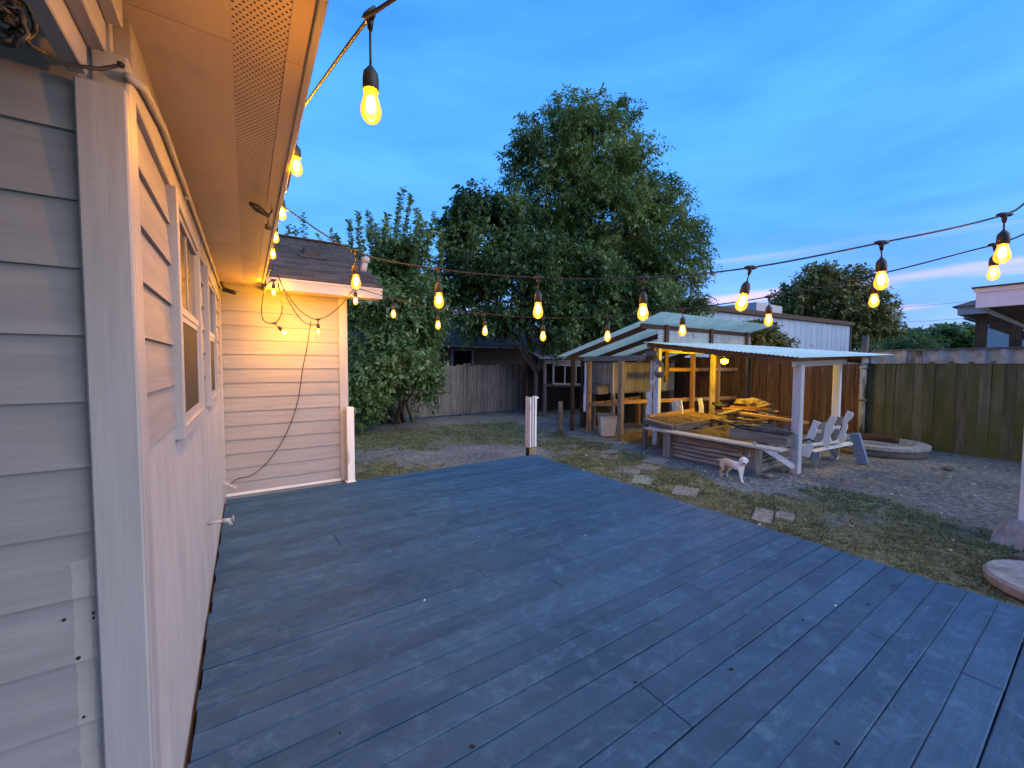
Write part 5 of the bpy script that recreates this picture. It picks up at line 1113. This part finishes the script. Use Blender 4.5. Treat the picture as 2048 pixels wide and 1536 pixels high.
# ------------------------------------------------------------------ vegetation
def mat_leaf(name, c1, c2, c3, trans=0.35, rough=0.5):
    m, N, L, P = newmat(name)
    at_ = N.new('ShaderNodeAttribute'); at_.attribute_name = 'v'
    r = N.new('ShaderNodeValToRGB'); L.new(at_.outputs['Fac'], r.inputs[0]); r.color_ramp.elements[0].color = rgb(c1); r.color_ramp.elements[1].color = rgb(c3)
    e = r.color_ramp.elements.new(0.55); e.color = rgb(c2)
    L.new(r.outputs[0], P.inputs['Base Color']); P.inputs['Roughness'].default_value = rough; P.inputs['Specular IOR Level'].default_value = 0.45
    tl = N.new('ShaderNodeBsdfTranslucent'); L.new(r.outputs[0], tl.inputs[0])
    mx = N.new('ShaderNodeMixShader'); mx.inputs[0].default_value = trans; L.new(P.outputs[0], mx.inputs[1]); L.new(tl.outputs[0], mx.inputs[2]); L.new(mx.outputs[0], N['Material Output'].inputs['Surface'])
    return m
L_DARK = mat_leaf('leaf_dark', (0.026, 0.062, 0.018), (0.066, 0.13, 0.038), (0.17, 0.255, 0.085))
L_TALL = mat_leaf('leaf_tall_tree', (0.044, 0.088, 0.020), (0.112, 0.182, 0.046), (0.25, 0.32, 0.095))
L_SHOOT = mat_leaf('leaf_shoots', (0.042, 0.095, 0.030), (0.105, 0.19, 0.06), (0.24, 0.34, 0.13))
L_OLIVE = mat_leaf('leaf_olive', (0.07, 0.085, 0.022), (0.15, 0.16, 0.045), (0.26, 0.24, 0.085))
L_FERN = mat_leaf('leaf_bright', (0.04, 0.09, 0.03), (0.09, 0.18, 0.06), (0.16, 0.27, 0.10))
BARK = wood('bark', 'z', (0.05, 0.038, 0.028), (0.13, 0.10, 0.075), scale=10)
def unit(v): return v/np.maximum(np.linalg.norm(v, axis=-1, keepdims=True), 1e-9)
def leaf_arrays(P, D, Nn, ln, wd, rg):
    """kite leaves: folded pair of triangles (one quad) each; P base, D direction, Nn approx normal"""
    S = unit(np.cross(D, Nn)); Nn = np.cross(S, D)
    ln = ln[:, None]; wd = wd[:, None]
    mid = P+D*ln*0.42
    v0 = P; v1 = mid+S*wd*0.5+Nn*wd*0.12; v2 = P+D*ln-Nn*ln*0.12; v3 = mid-S*wd*0.5+Nn*wd*0.12
    V = np.stack([v0, v1, v2, v3], 1).reshape(-1, 3); n = len(P); F = np.arange(4*n).reshape(n, 4)
    return V, F
def twig_leaves(o, d, lens, per, ll, lw, droop, rg):
    """o,d (n,3) twig origins/directions; 'per' leaves along each"""
    n = len(o); s = (np.arange(per)+0.6)/per
    side = unit(np.cross(d, np.array([0, 0, 1.0])+0.2*rg.normal(size=(n, 3))))
    upv = np.cross(side, d)
    Ps, Ds, Ns = [], [], []
    for k in range(per):
        p = o+d*(lens[:, None]*s[k])+np.array([0, 0, -1])*droop*(lens[:, None]*s[k]**2)*0.5
        ang = rg.uniform(0, 2*PI, n) if False else (k*2.4+rg.normal(0, 0.5, n))
        lat = side*np.cos(ang)[:, None]+upv*np.sin(ang)[:, None]
        dd = unit(d*0.55+lat*0.9+np.array([0, 0, -1])*droop*0.7+0.25*rg.normal(size=(n, 3)))
        nn = unit(np.array([0, 0, 1.0])+0.55*rg.normal(size=(n, 3)))
        Ps.append(p); Ds.append(dd); Ns.append(nn)
    P = np.concatenate(Ps); D = np.concatenate(Ds); Nn = np.concatenate(Ns)
    m = len(P)
    return leaf_arrays(P, D, Nn, ll*rg.uniform(0.45, 1.3, m), lw*rg.uniform(0.55, 1.25, m), rg)
def crown(lobes, ntw, per, tl, ll, lw, droop, rg, outw=0.8, upw=0.35, shell=2.0, clump=0.9):
    """lobes: list of (centre, (rx,ry,rz)); returns V,F,attr and twig origins"""
    c = np.array([l[0] for l in lobes]); r = np.array([l[1] for l in lobes]); wgt = (r[:, 0]*r[:, 2]+r[:, 1]*r[:, 2]); wgt = wgt/wgt.sum()
    O = []; D = []; need = ntw
    while need > 0:
        i = rg.choice(len(lobes), size=need*2, p=wgt); dirs = unit(rg.normal(size=(need*2, 3))); rad = rg.uniform(0, 1, need*2)**(1/shell)
        p = c[i]+dirs*r[i]*rad[:, None]
        keep = np.array([mnoise.noise(Vector(q)*clump) > rg.uniform(-0.45, 0.31) for q in p])
        p = p[keep][:need]; dd = dirs[keep][:need]
        O.append(p); D.append(unit(dd*outw+np.array([0, 0, upw])+0.5*rg.normal(size=dd.shape))); need -= len(p)
    O = np.concatenate(O); D = np.concatenate(D)
    V, F = twig_leaves(O, D, tl*rg.uniform(0.6, 1.4, len(O)), per, ll, lw, droop, rg)
    tone = np.array([0.5+1.5*mnoise.noise(Vector(q)*0.8+Vector((7, 3, 1))) for q in O]); tone = np.tile(tone, per)
    a = np.clip(tone*0.5+rg.uniform(0, 0.55, len(tone)), 0, 1)
    return V, F, np.repeat(a, 4), O, D
def limb(b, p0, p1, r0, r1, rg, wob=0.12, n=6):
    p0, p1 = np.array(p0, float), np.array(p1, float); L_ = np.linalg.norm(p1-p0); pts = []; rs = []
    for k in range(n+1):
        s = k/n; q = p0*(1-s)+p1*s+(rg.normal(size=3)*wob*L_*0.25*math.sin(PI*s) if 0 < k < n else 0)
        q = q+np.array([0, 0, 0.10*L_*math.sin(PI*s)]); pts.append(q); rs.append(r0*(1-s)+r1*s)
    b.tube(pts, rs, seg=6)
def tree(name, label, base, fork, lobes, mat, ntw, per, tl, ll, lw, droop, seed, r0=0.12, twigs=160, group=None, stems=None, cat='tree', **kw):
    rg = np.random.default_rng(seed); t = thing(name, tuple(base), label, cat, group)
    V, F, A, O, D = crown(lobes, ntw, per, tl, ll, lw, droop, rg, **kw)
    np_mesh('crown', V, F, mat, parent=t, base=base, attrs={'v': A})
    b = B()
    if stems is None:
        b.tube([base, (np.array(base)*0.5+np.array(fork)*0.5)+rg.normal(size=3)*0.05, fork], [r0*1.25, r0, r0*0.85], seg=9)
        for c, r in lobes: limb(b, fork, np.array(c)-np.array([0, 0, r[2]*0.3]), r0*0.55, r0*0.14, rg)
    else:
        for s0, s1 in stems: limb(b, s0, s1, r0, r0*0.25, rg, wob=0.05)
    cs = np.array([l[0] for l in lobes])
    for k in rg.choice(len(O), size=min(twigs, len(O)), replace=False):
        j = np.argmin(np.linalg.norm(cs-O[k], axis=1)); limb(b, cs[j]-np.array([0, 0, lobes[j][1][2]*0.3]), O[k], r0*0.14, 0.006, rg, n=3)
    b.build('trunk', BARK, t, smooth=True)
    return t
def lob(u, v, rpx, dep, dd=0.0, k=(1, 1, 1)):
    """a crown lobe surveyed in the photo at a given camera distance"""
    d = dep+dd; c = at(u, v, dep=d); r = rpx/FPX*d; return (c, (r*k[0], r*k[1], r*k[2]))
def plant_all():
    # tall tree behind the back fence
    d = 17.5
    lobes = [lob(1145, 248, 56, d), lob(1220, 258, 60, d, 0.5), lob(1080, 295, 58, d, -0.4), lob(1170, 320, 95, d), lob(1045, 335, 44, d), lob(1260, 342, 60, d, -0.4),
             lob(1120, 400, 110, d), lob(1235, 430, 100, d, -0.6), lob(1320, 420, 62, d), lob(1180, 510, 130, d, 0.5), lob(1320, 510, 80, d, -0.7), lob(1060, 470, 80, d),
             lob(1375, 470, 30, d), lob(1400, 515, 38, d, -0.5, (1, 1, 0.5)), lob(1360, 580, 42, d), lob(1270, 590, 85, d), lob(1130, 610, 90, d), lob(1395, 610, 22, d)]
    base = np.array((11.6, 14.2, G)); fork = np.array((11.5, 14.2, 2.6))
    tree('broad_tree', 'tallest dark green tree rising behind the back fence', base, fork, lobes, L_TALL, 8200, 11, 0.5, 0.23, 0.078, 0.55, 21, r0=0.17, shell=1.9, clump=1.05, upw=0.1)
    # rounder tree in front of it, by the fence
    d = 14.6
    lobes = [lob(955, 420, 42, d), lob(925, 470, 45, d, -0.3), lob(1000, 455, 55, d), lob(950, 530, 70, d), lob(1040, 540, 75, d, -0.4), lob(1110, 560, 85, d), lob(905, 570, 45, d), lob(1000, 610, 60, d, -0.5),
             lob(1190, 590, 80, d, 0.3), lob(1105, 640, 60, d, -0.5), lob(1270, 610, 55, d), lob(940, 630, 38, d, -0.4), lob(1215, 650, 40, d), lob(1320, 600, 40, d, 0.5)]
    fork = at(1072, 745, dep=14.4)
    base = np.array((fork[0], fork[1], G))
    tree('fork_tree', 'dark leafy tree with forked trunk standing at the grey fence', base, fork, lobes, L_DARK, 5600, 11, 0.42, 0.165, 0.10, 0.5, 22, r0=0.085, shell=1.8)
    # upright shoots of the tree left of the fence, behind the wing
    d = 11.6; rg = np.random.default_rng(5)
    lobes = [lob(735, 555, 42, d), lob(795, 525, 48, d, 0.4), lob(850, 585, 44, d), lob(700, 600, 40, d, -0.6), lob(830, 480, 30, d), lob(770, 480, 28, d), lob(720, 500, 26, d), lob(760, 620, 55, d, -0.4), lob(830, 650, 55, d), lob(745, 690, 60, d, -0.6), lob(810, 720, 60, d, -0.3), lob(735, 760, 55, d, -0.8), lob(840, 770, 32, d, -0.2), lob(790, 640, 60, d), lob(720, 820, 30, d, -1.0)]
    base = np.array(at(800, 846, z=G)); stems = [(base+rg.normal(size=3)*np.array((0.25, 0.2, 0)), np.array(l[0])) for l in lobes]
    t = tree('shoot_tree', 'bushy tree with many upright shoots between wing and grey fence', base, base, lobes, L_SHOOT, 3300, 11, 0.42, 0.15, 0.085, 0.4, 23, r0=0.05, stems=stems, shell=1.9)
    # the single whips that stand up against the sky
    rg = np.random.default_rng(15); b = B()
    whips = [((705, 520), (698, 440)), ((722, 520), (716, 425)), ((742, 500), (738, 425)), ((765, 500), (775, 430)), ((790, 470), (805, 378)), ((808, 470), (822, 392)), ((830, 500), (835, 420)), ((850, 520), (868, 428)), ((880, 540), (884, 470)), ((688, 540), (672, 470)), ((760, 540), (750, 450)), ((820, 560), (848, 450))]
    for (a, c) in whips:
        dd = d+rg.uniform(-0.6, 0.6); p = at(*a, dep=dd); q = at(*c, dep=dd); n = 16
        b.tube([p, (p+q)/2+rg.normal(size=3)*0.05, q], [0.012, 0.008, 0.004], seg=5)
        O = np.array([p+(q-p)*k/n for k in range(n)]); Dn = np.tile((q-p)/np.linalg.norm(q-p), (n, 1)); Ln = np.full(n, np.linalg.norm(q-p)/n*1.6)
        V, F = twig_leaves(O, Dn, Ln, 7, 0.15, 0.085, 0.3, rg)
        np_mesh('shoot', V, F, L_SHOOT, parent=t, base=base, attrs={'v': np.repeat(rg.uniform(0.2, 1, len(F)), 4)})
    b.build('branch', BARK, t)
    # whips showing above the wing roof
    base = np.array((1.6, 10.6, G)); t = thing('young_tree', tuple(base), 'thin leafy tree tips showing above the wing roof ridge', 'tree')
    O = []; Dn = []; Ln = []; b = B()
    for (a, c) in (((610, 500), (606, 430)), ((570, 500), (578, 452)), ((590, 500), (592, 460)), ((668, 520), (660, 462)), ((640, 520), (640, 478))):
        p = at(*a, dep=10.2); q = at(*c, dep=10.2); n = 9; f = np.array((1.6, 10.6, 2.4))
        b.tube([f, p, q], [0.02, 0.011, 0.004], seg=5)
        for k in range(n): O.append(p+(q-p)*k/n); Dn.append((q-p)/np.linalg.norm(q-p)); Ln.append(0.14)
    V, F = twig_leaves(np.array(O), np.array(Dn), np.array(Ln), 4, 0.14, 0.075, 0.3, rg)
    np_mesh('leaves', V, F, L_SHOOT, parent=t, base=base, attrs={'v': np.repeat(rg.uniform(0.2, 1, len(F)), 4)})
    b.tube([base, (1.6, 10.6, 2.4)], [0.05, 0.03], seg=7); b.build('trunk', BARK, t)
    # tree behind the metal building
    d = 47
    lobes = [lob(1625, 570, 32, d), lob(1700, 580, 38, d), lob(1660, 560, 26, d), lob(1590, 610, 38, d), lob(1650, 625, 55, d), lob(1725, 630, 48, d), lob(1765, 660, 28, d), lob(1560, 630, 22, d), lob(1700, 670, 45, d), lob(1755, 690, 25, d)]
    base = np.array(at(1670, 700, dep=d)); base[2] = G
    tree('olive_tree', 'broad olive green tree beyond the metal building', base, base+np.array((0, 0, 3.0)), lobes, L_OLIVE, 2300, 9, 1.1, 0.55, 0.28, 0.3, 24, r0=0.3, shell=1.9, clump=0.35, twigs=80)
    # feathery bush behind the mossy fence
    d = 15
    lobes = [lob(1775, 690, 26, d), lob(1808, 685, 26, d), lob(1838, 695, 20, d), lob(1750, 700, 18, d)]
    base = np.array(at(1795, 700, dep=d)); base[2] = G
    tree('garden_bush', 'bright green bush peeking over the mossy fence', base, base+np.array((0, 0, 1.2)), lobes, L_FERN, 330, 12, 0.4, 0.17, 0.05, 0.9, 25, r0=0.05, twigs=30, cat='bush')
    # distant wood
    rg = np.random.default_rng(31); lobes = [lob(u, 700-rg.uniform(0, 8), 34-abs(u-1935)*0.05, 130, rg.uniform(-6, 6)) for u in range(1800, 2070, 20)]
    V, F, A, O, D = crown(lobes, 1500, 7, 2.5, 2.2, 1.4, 0.2, rg, clump=0.1)
    o = np_mesh('far_wood', V, F, L_DARK, base=(110, 20, G), attrs={'v': A}); tag(o, 'dark distant wood along the horizon at right', 'trees', kind='stuff')
    # vine over the coop's high beam
    rg = np.random.default_rng(41); pts = []
    lobes = [(at(1500, 668, dep=12.2), (0.32, 0.3, 0.30)), (at(1535, 660, dep=12.3), (0.36, 0.3, 0.26)), (at(1520, 690, dep=12.1), (0.45, 0.35, 0.25)), (at(1560, 680, dep=12.3), (0.2, 0.25, 0.22))]
    base = np.array((11.9, 6.0, G)); t = thing('climbing_vine', tuple(base), 'leafy vine heaped over the right end of the coop roof beam', 'vine')
    V, F, A, O, D = crown(lobes, 420, 6, 0.2, 0.20, 0.13, 0.7, rg, clump=1.5); np_mesh('leaves', V, F, L_OLIVE, parent=t, base=base, attrs={'v': A})
    b = B()
    for k in range(5): limb(b, base+rg.normal(size=3)*np.array((0.1, 0.05, 0)), np.array(lobes[k % 4][0])+rg.normal(size=3)*0.1, 0.018, 0.008, rg)
    b.build('stem', BARK, t)
    t = thing('weed_sprig', tuple(at(1592, 693, dep=11.4)), 'small green sprig growing above the shelter roof', 'plant')
    p = at(1592, 700, dep=11.6); V, F = twig_leaves(np.array([p, p+np.array((0.02, 0, 0.1)), p+np.array((0.05, 0.02, 0.2)), at(1622, 694, dep=11.6)]), unit(np.array([[0, 0, 1.], [0.1, 0, 1], [0.3, -0.3, 0.6], [0, 0, 1]])), np.array([0.15, 0.15, 0.15, 0.08]), 6, 0.12, 0.05, 0.5, rg)
    np_mesh('leaves', V, F, L_FERN, parent=t, base=t.location, attrs={'v': np.repeat(rg.uniform(0.2, 1, len(F)), 4)})
    B().tube([p-np.array((0, 0, 0.5)), p, p+np.array((0.05, 0.02, 0.25))], 0.008, seg=5).build('stem', BARK, t)
    # low weeds at the foot of the shoot tree
    d = 11.0; lobes = [lob(745, 800, 22, d, -0.6), lob(700, 790, 18, d, -1)]
    base = np.array(at(745, 835, z=G)); tree('low_bush', 'low leafy bush at the foot of the shoot tree', base, base+np.array((0, 0, 0.3)), lobes, L_SHOOT, 90, 9, 0.25, 0.15, 0.08, 0.4, 44, r0=0.03, twigs=15, cat='bush')
plant_all()

# ------------------------------------------------------------------ grass, stones, litter on the ground
def build_grass():
    rg = np.random.default_rng(77); P = []
    n = 0
    while n < 9500:
        m = 20000
        # denser near the deck
        x = rg.uniform(0.6, 8.4, m); y = rg.uniform(0.1, 12.4, m)
        k = ~((x < 4.33) & (y < 5.84)) & ~((x > 6.95) & (y > 3.2) & (y < 5.2)) & ~((x < 1.3) & (y < 9.6))
        x, y = x[k], y[k]
        mk = np.array([grass_mask(a, b) for a, b in zip(x, y)])
        dist = np.hypot(x, y); acc = rg.uniform(0, 1, len(x)) < np.clip((mk-0.25)*1.5, 0, 1)*np.clip(6.5/dist, 0.25, 1)
        P.append(np.stack([x[acc], y[acc]], 1)); n += acc.sum()
    C0 = np.concatenate(P)[:9500]; k = 8
    big = rg.uniform(0, 1, len(C0)); P = np.repeat(C0, k, 0)+rg.normal(size=(len(C0)*k, 2))*(0.012+0.03*np.repeat(big, k)[:, None]); n = len(P); bg_ = np.repeat(big, k)
    ok = ~((P[:, 0] < 4.31) & (P[:, 1] < 5.80)); P = P[ok]; bg_ = bg_[ok]; n = len(P)
    z = np.array([G+ground_z(a, b) for a, b in P])
    base = np.column_stack([P, z]); a = rg.uniform(0, 2*PI, n); h = rg.uniform(0.012, 0.04, n)*(0.5+0.8*bg_+1.2*(bg_ > 0.98)); w = rg.uniform(0.003, 0.008, n)
    lean = rg.uniform(0.2, 1.4, n)[:, None]*h[:, None]*np.column_stack([np.cos(a), np.sin(a), np.zeros(n)])
    s = np.column_stack([-np.sin(a), np.cos(a), np.zeros(n)])*w[:, None]
    V = np.stack([base-s, base+s, base+lean+np.column_stack([np.zeros(n), np.zeros(n), h])], 1).reshape(-1, 3); F = np.arange(3*n).reshape(n, 3)
    m = mat_leaf('grass_blade', (0.055, 0.068, 0.024), (0.14, 0.152, 0.06), (0.34, 0.30, 0.18), trans=0.25)
    o = np_mesh('grass', V, F, m, base=(4, 6, G), attrs={'v': np.repeat(np.clip(0.4*rg.uniform(0, 1, n)+0.45*np.array([0.5+0.8*fb(p[0], p[1], 1.1, 8) for p in P]), 0, 1), 3)}); tag(o, 'short patchy grass of the back yard', 'grass', kind='stuff')
build_grass()
def build_stones():
    S = [(1089, 879, .20, .16, 0.2, 'thin flat stone right of the striped white post'), (1087, 868, .18, .13, 0.5, 'half-buried stone behind the striped white post'), (1150, 866, .22, .14, 0.1, 'rough pale stone by the lone round timber post'),
         (1153, 874, .19, .13, 0.3, 'narrow stone just before the lone round timber post'), (1173, 882, .17, .15, 0.7, 'diamond-shaped stone in front of the white tub'), (1149, 892, .16, .13, 0.3, 'small sunken stone in the grass left of the path'),
         (1134, 905, .24, .14, 0.45, 'rectangular grey stone nearest the deck corner'), (1190, 906, .22, .14, 0.2, 'sunken grey stone in the middle of the path'), (1215, 914, .19, .14, 0.3, 'mossy stone sunken low in the path'),
         (1224, 902, .23, .14, 0.1, 'wide faint stone before the tan coop post'), (1242, 895, .23, .15, 0.0, 'pale tan stone right at the foot of the tan coop post'), (1266, 903, .18, .15, 0.6, 'stone between the coop post and the planter corner'),
         (1298, 911, .23, .12, 0.2, 'jagged pale stone against the planter corner block'), (1310, 921, .23, .19, 0.25, 'large raised grey slab beside the planter corner block'), (1293, 935, .22, .19, 0.15, 'square tan paving stone below the raised slab'),
         (1256, 940, .26, .2, 0.65, 'diamond-laid tan paving stone near the deck edge'), (1286, 959, .29, .15, 0.57, 'long greenish paver lying along the deck edge'), (1371, 982, .23, .17, 0.5, 'thick single tan brick slab in the grass before the dog'),
         (1526, 1030, .25, .10, 0.25, 'long brick half sunk beside the deck edge'), (1570, 1032, .14, .09, 0.25, 'short brick right of the long sunken brick')]
    R = random.Random(9)
    for (u, v, a, b, rz, lab) in S:
        p = at(u, v, z=G+0.01); th = 0.06; hi = 0.024 if ('raised' in lab or 'thick' in lab or 'brick' in lab) else 0.009
        bb = B(); n = 10; pts = []
        rect = [(-1, -1), (0, -1.03), (1, -1), (1.03, 0), (1, 1), (0, 1.02), (-1, 1), (-1.02, 0)]
        poly = [(x*a*R.uniform(0.9, 1.06), y*b*R.uniform(0.9, 1.06)) for x, y in rect]
        bb.prism(poly, th, Matrix.Translation((p[0], p[1], G+ground_z(p[0], p[1])+hi-th/2)) @ Matrix.Rotation(rz+R.uniform(-0.1, 0.1), 4, 'Z') @ Euler((R.uniform(-.03, .03), R.uniform(-.03, .03), 0)).to_matrix().to_4x4())
        bmesh.ops.bevel(bb.bm, geom=bb.bm.edges[:], offset=0.006, segments=1, affect='EDGES')
        o = bb.build('stepping_stone', pm('mossy_paver', (0.16, 0.19, 0.14), (0.30, 0.33, 0.26), scale=10, rough=0.95, bump=0.6, rnd=0) if 'greenish' in lab else M_STONE)
        tag(o, lab, 'stone', 'stepping stones in the grass')
    # pale chips, shells and dead leaves scattered on the dirt
    rg = np.random.default_rng(50); b1 = B(); b2 = B()
    for k in range(330):
        if k < 60: x, y = 6.55+rg.normal()*0.25, 3.55+rg.normal()*0.35
        elif k < 110: x, y = 7.3+rg.normal()*0.3, 2.75+rg.normal()*0.2
        else: x, y = rg.uniform(4.5, 12, 1)[0], rg.uniform(0.4, 6.5, 1)[0]
        if (x > 6.95 and 3.2 < y < 5.3): continue
        s = rg.uniform(0.006, 0.022)*(1.3 if k > 110 else 1.0)
        (b1 if rg.uniform() < 0.55 else b2).box((x, y, G+ground_z(x, y)+s*0.3), (s*rg.uniform(0.8, 2.2), s, s*0.6), rot=(rg.uniform(-.4, .4), rg.uniform(-.4, .4), rg.uniform(0, 3)), jit=s*0.2)
    o = b1.build('pale_chips', pm('chip_white', (0.42, 0.40, 0.37), (0.62, 0.60, 0.56), scale=20, rnd=0, bump=0), base=(7, 3, G)); tag(o, 'pale chips and shell bits scattered on the dirt', 'chips', kind='stuff')
    o = b2.build('brown_litter', pm('litter_brown', (0.12, 0.09, 0.06), (0.28, 0.22, 0.16), scale=20, rnd=0, bump=0), base=(7, 3, G)); tag(o, 'brown twigs and leaf litter scattered on the dirt', 'litter', kind='stuff')
    # flat pebble near the mossy fence and one by the planter block
    for (u, v, r, lab) in ((1895, 939, 0.11, 'pale round stone on the dirt before the mossy fence'), (1535, 955, 0.10, 'flat pale stone at the foot of the right planter block'), (1523, 940, 0.09, 'upright rounded stone under the right end of the seat plank')):
        p = at(u, v, z=G); o = B().blob((p[0], p[1], G+0.03), (r, r*0.8, 0.035 if 'upright' not in lab else 0.1), sub=2, noise_amp=0.2, seed=u).build('stone', M_STONE, smooth=True); tag(o, lab, 'stone')
    # litter on the deck: dark knots, leaf bits, pale specks
    rg = np.random.default_rng(51); b1 = B(); b2 = B()
    for k in range(46):
        x, y = rg.uniform(-0.1, 4.2), rg.uniform(0.6, 5.6); s = rg.uniform(0.004, 0.011)
        (b1 if k % 5 < 4 else b2).box((x, y, 0.001+s*0.12), (s*rg.uniform(0.8, 2), s, s*0.3), rot=(0, 0, rg.uniform(0, 3)), jit=s*0.2)
    o = b1.build('dark_specks', M_DARK, base=(2, 3, 0)); tag(o, 'dark specks and seeds lying on the deck boards', 'litter', kind='stuff')
    o = b2.build('pale_specks', MATS['chip_white'], base=(2, 3, 0)); tag(o, 'pale paint flecks lying on the deck boards', 'litter', kind='stuff')
build_stones()

# ------------------------------------------------------------------ the dog
def build_dog():
    loc = Vector((6.47, 3.38, G)); hd = math.atan2(-0.985, -0.16)
    t = thing('dog', tuple(loc), 'small cream and tan dog standing before the log planter looking at the camera', 'dog')
    M = Matrix.Translation(loc) @ Matrix.Rotation(hd, 4, 'Z')
    T = lambda p: M @ Vector(p)
    b = B()
    def ell(c, r, rot=None): b.blob(T(c), r, sub=3, noise_amp=0, M=(Matrix.Rotation(hd, 4, 'Z') @ (rot or Matrix.Identity(4))))
    def leg(pts, rs): b.tube([T(p) for p in pts], rs, seg=10)
    # trunk: rump, belly, deep chest, shoulders, neck
    leg([(-0.20, 0, 0.262), (-0.15, 0, 0.262), (-0.08, 0, 0.258), (0.0, 0, 0.248), (0.07, 0, 0.238), (0.13, 0, 0.245), (0.165, 0, 0.262)], [0.035, 0.057, 0.060, 0.060, 0.070, 0.066, 0.045])
    leg([(0.12, 0, 0.262), (0.165, -0.012, 0.30), (0.20, -0.028, 0.335)], [0.060, 0.050, 0.044])
    # head turned towards the camera (its right)
    a = -0.92; hx, hy = math.cos(a), math.sin(a); hc = (0.215, -0.045, 0.36)
    ell(hc, (0.063, 0.062, 0.056), Matrix.Rotation(a, 4, 'Z'))
    f = lambda d, l, z: (hc[0]+hx*d-hy*l, hc[1]+hy*d+hx*l, hc[2]+z)
    leg([f(0.03, 0, -0.012), f(0.065, 0, -0.02), f(0.088, 0, -0.024)], [0.040, 0.028, 0.018])
    # front legs (one set forward), hind legs with knee and hock
    leg([(0.13, 0.038, 0.23), (0.135, 0.042, 0.14), (0.125, 0.042, 0.075), (0.13, 0.042, 0.02), (0.15, 0.042, 0.012)], [0.034, 0.021, 0.016, 0.015, 0.014])
    leg([(0.14, -0.040, 0.23), (0.165, -0.045, 0.14), (0.175, -0.045, 0.075), (0.20, -0.046, 0.02), (0.222, -0.046, 0.012)], [0.034, 0.021, 0.016, 0.015, 0.014])
    for s, o in ((1, 0.03), (-1, -0.02)):
        leg([(-0.15+o, 0.03*s, 0.25), (-0.135+o, 0.045*s, 0.19), (-0.125+o, 0.048*s, 0.145), (-0.165+o, 0.046*s, 0.085), (-0.168+o, 0.046*s, 0.03), (-0.15+o, 0.046*s, 0.012)], [0.045, 0.042, 0.028, 0.016, 0.014, 0.014])
    # tail carried out behind
    leg([(-0.19, 0, 0.268), (-0.24, 0.005, 0.272), (-0.29, 0.012, 0.262), (-0.32, 0.016, 0.255)], [0.026, 0.018, 0.014, 0.008])
    fm, N, L, P = newmat('dog_coat')
    tc = N.new('ShaderNodeTexCoord'); mp = N.new('ShaderNodeMapping'); mp.vector_type = 'TEXTURE'; mp.inputs['Rotation'].default_value = (0, 0, hd); L.new(tc.outputs['Object'], mp.inputs[0])
    sp = N.new('ShaderNodeSeparateXYZ'); L.new(mp.outputs[0], sp.inputs[0])
    nz = N.new('ShaderNodeTexNoise'); nz.inputs['Scale'].default_value = 14; nz.inputs['Detail'].default_value = 5; L.new(tc.outputs['Object'], nz.inputs['Vector'])
    ad = N.new('ShaderNodeMath'); ad.operation = 'MULTIPLY_ADD'; L.new(nz.outputs['Fac'], ad.inputs[0]); ad.inputs[1].default_value = 0.12; L.new(sp.outputs['X'], ad.inputs[2])
    r = N.new('ShaderNodeValToRGB'); L.new(ad.outputs[0], r.inputs[0]); r.color_ramp.elements[0].position = 0.0; r.color_ramp.elements[0].color = (0.60, 0.47, 0.33, 1); r.color_ramp.elements[1].position = 0.16; r.color_ramp.elements[1].color = (0.82, 0.80, 0.76, 1)
    L.new(r.outputs[0], P.inputs['Base Color']); P.inputs['Roughness'].default_value = 0.9; P.inputs['Specular IOR Level'].default_value = 0.15
    body = b.build('body', fm, t, smooth=True)
    rm = body.modifiers.new('join', 'REMESH'); rm.mode = 'VOXEL'; rm.voxel_size = 0.006; rm.use_smooth_shade = True
    sm = body.modifiers.new('smooth', 'SMOOTH'); sm.factor = 0.5; sm.iterations = 4
    em = pm('dog_ear', (0.10, 0.08, 0.07), (0.20, 0.16, 0.14), scale=30, rnd=0, bump=0)
    for s in (1, -1):
        e = B(); base = Vector(f(-0.012, 0.043*s, 0.036)); tip = Vector(f(-0.02, 0.070*s, 0.112)); side = Vector((-hy, hx, 0)); fw = Vector((hx, hy, 0))
        e.tube([T(base), T(base.lerp(tip, 0.5)+side*0.004*s), T(tip)], [0.030, 0.024, 0.006], seg=8); e.build('ear', em, t, smooth=True)
        B().blob(T(f(0.054, 0.026*s, 0.012)), (0.009, 0.009, 0.008), sub=2, noise_amp=0).build('eye', M_BLACK, t, smooth=True)
    B().blob(T(f(0.106, 0, -0.018)), (0.015, 0.015, 0.012), sub=2, noise_amp=0).build('nose', M_BLACK, t, smooth=True)
    B().tube([T(f(0.094, -0.012, -0.036)), T(f(0.099, 0, -0.038)), T(f(0.094, 0.012, -0.036))], 0.003, seg=5).build('mouth', M_BLACK, t)
build_dog()
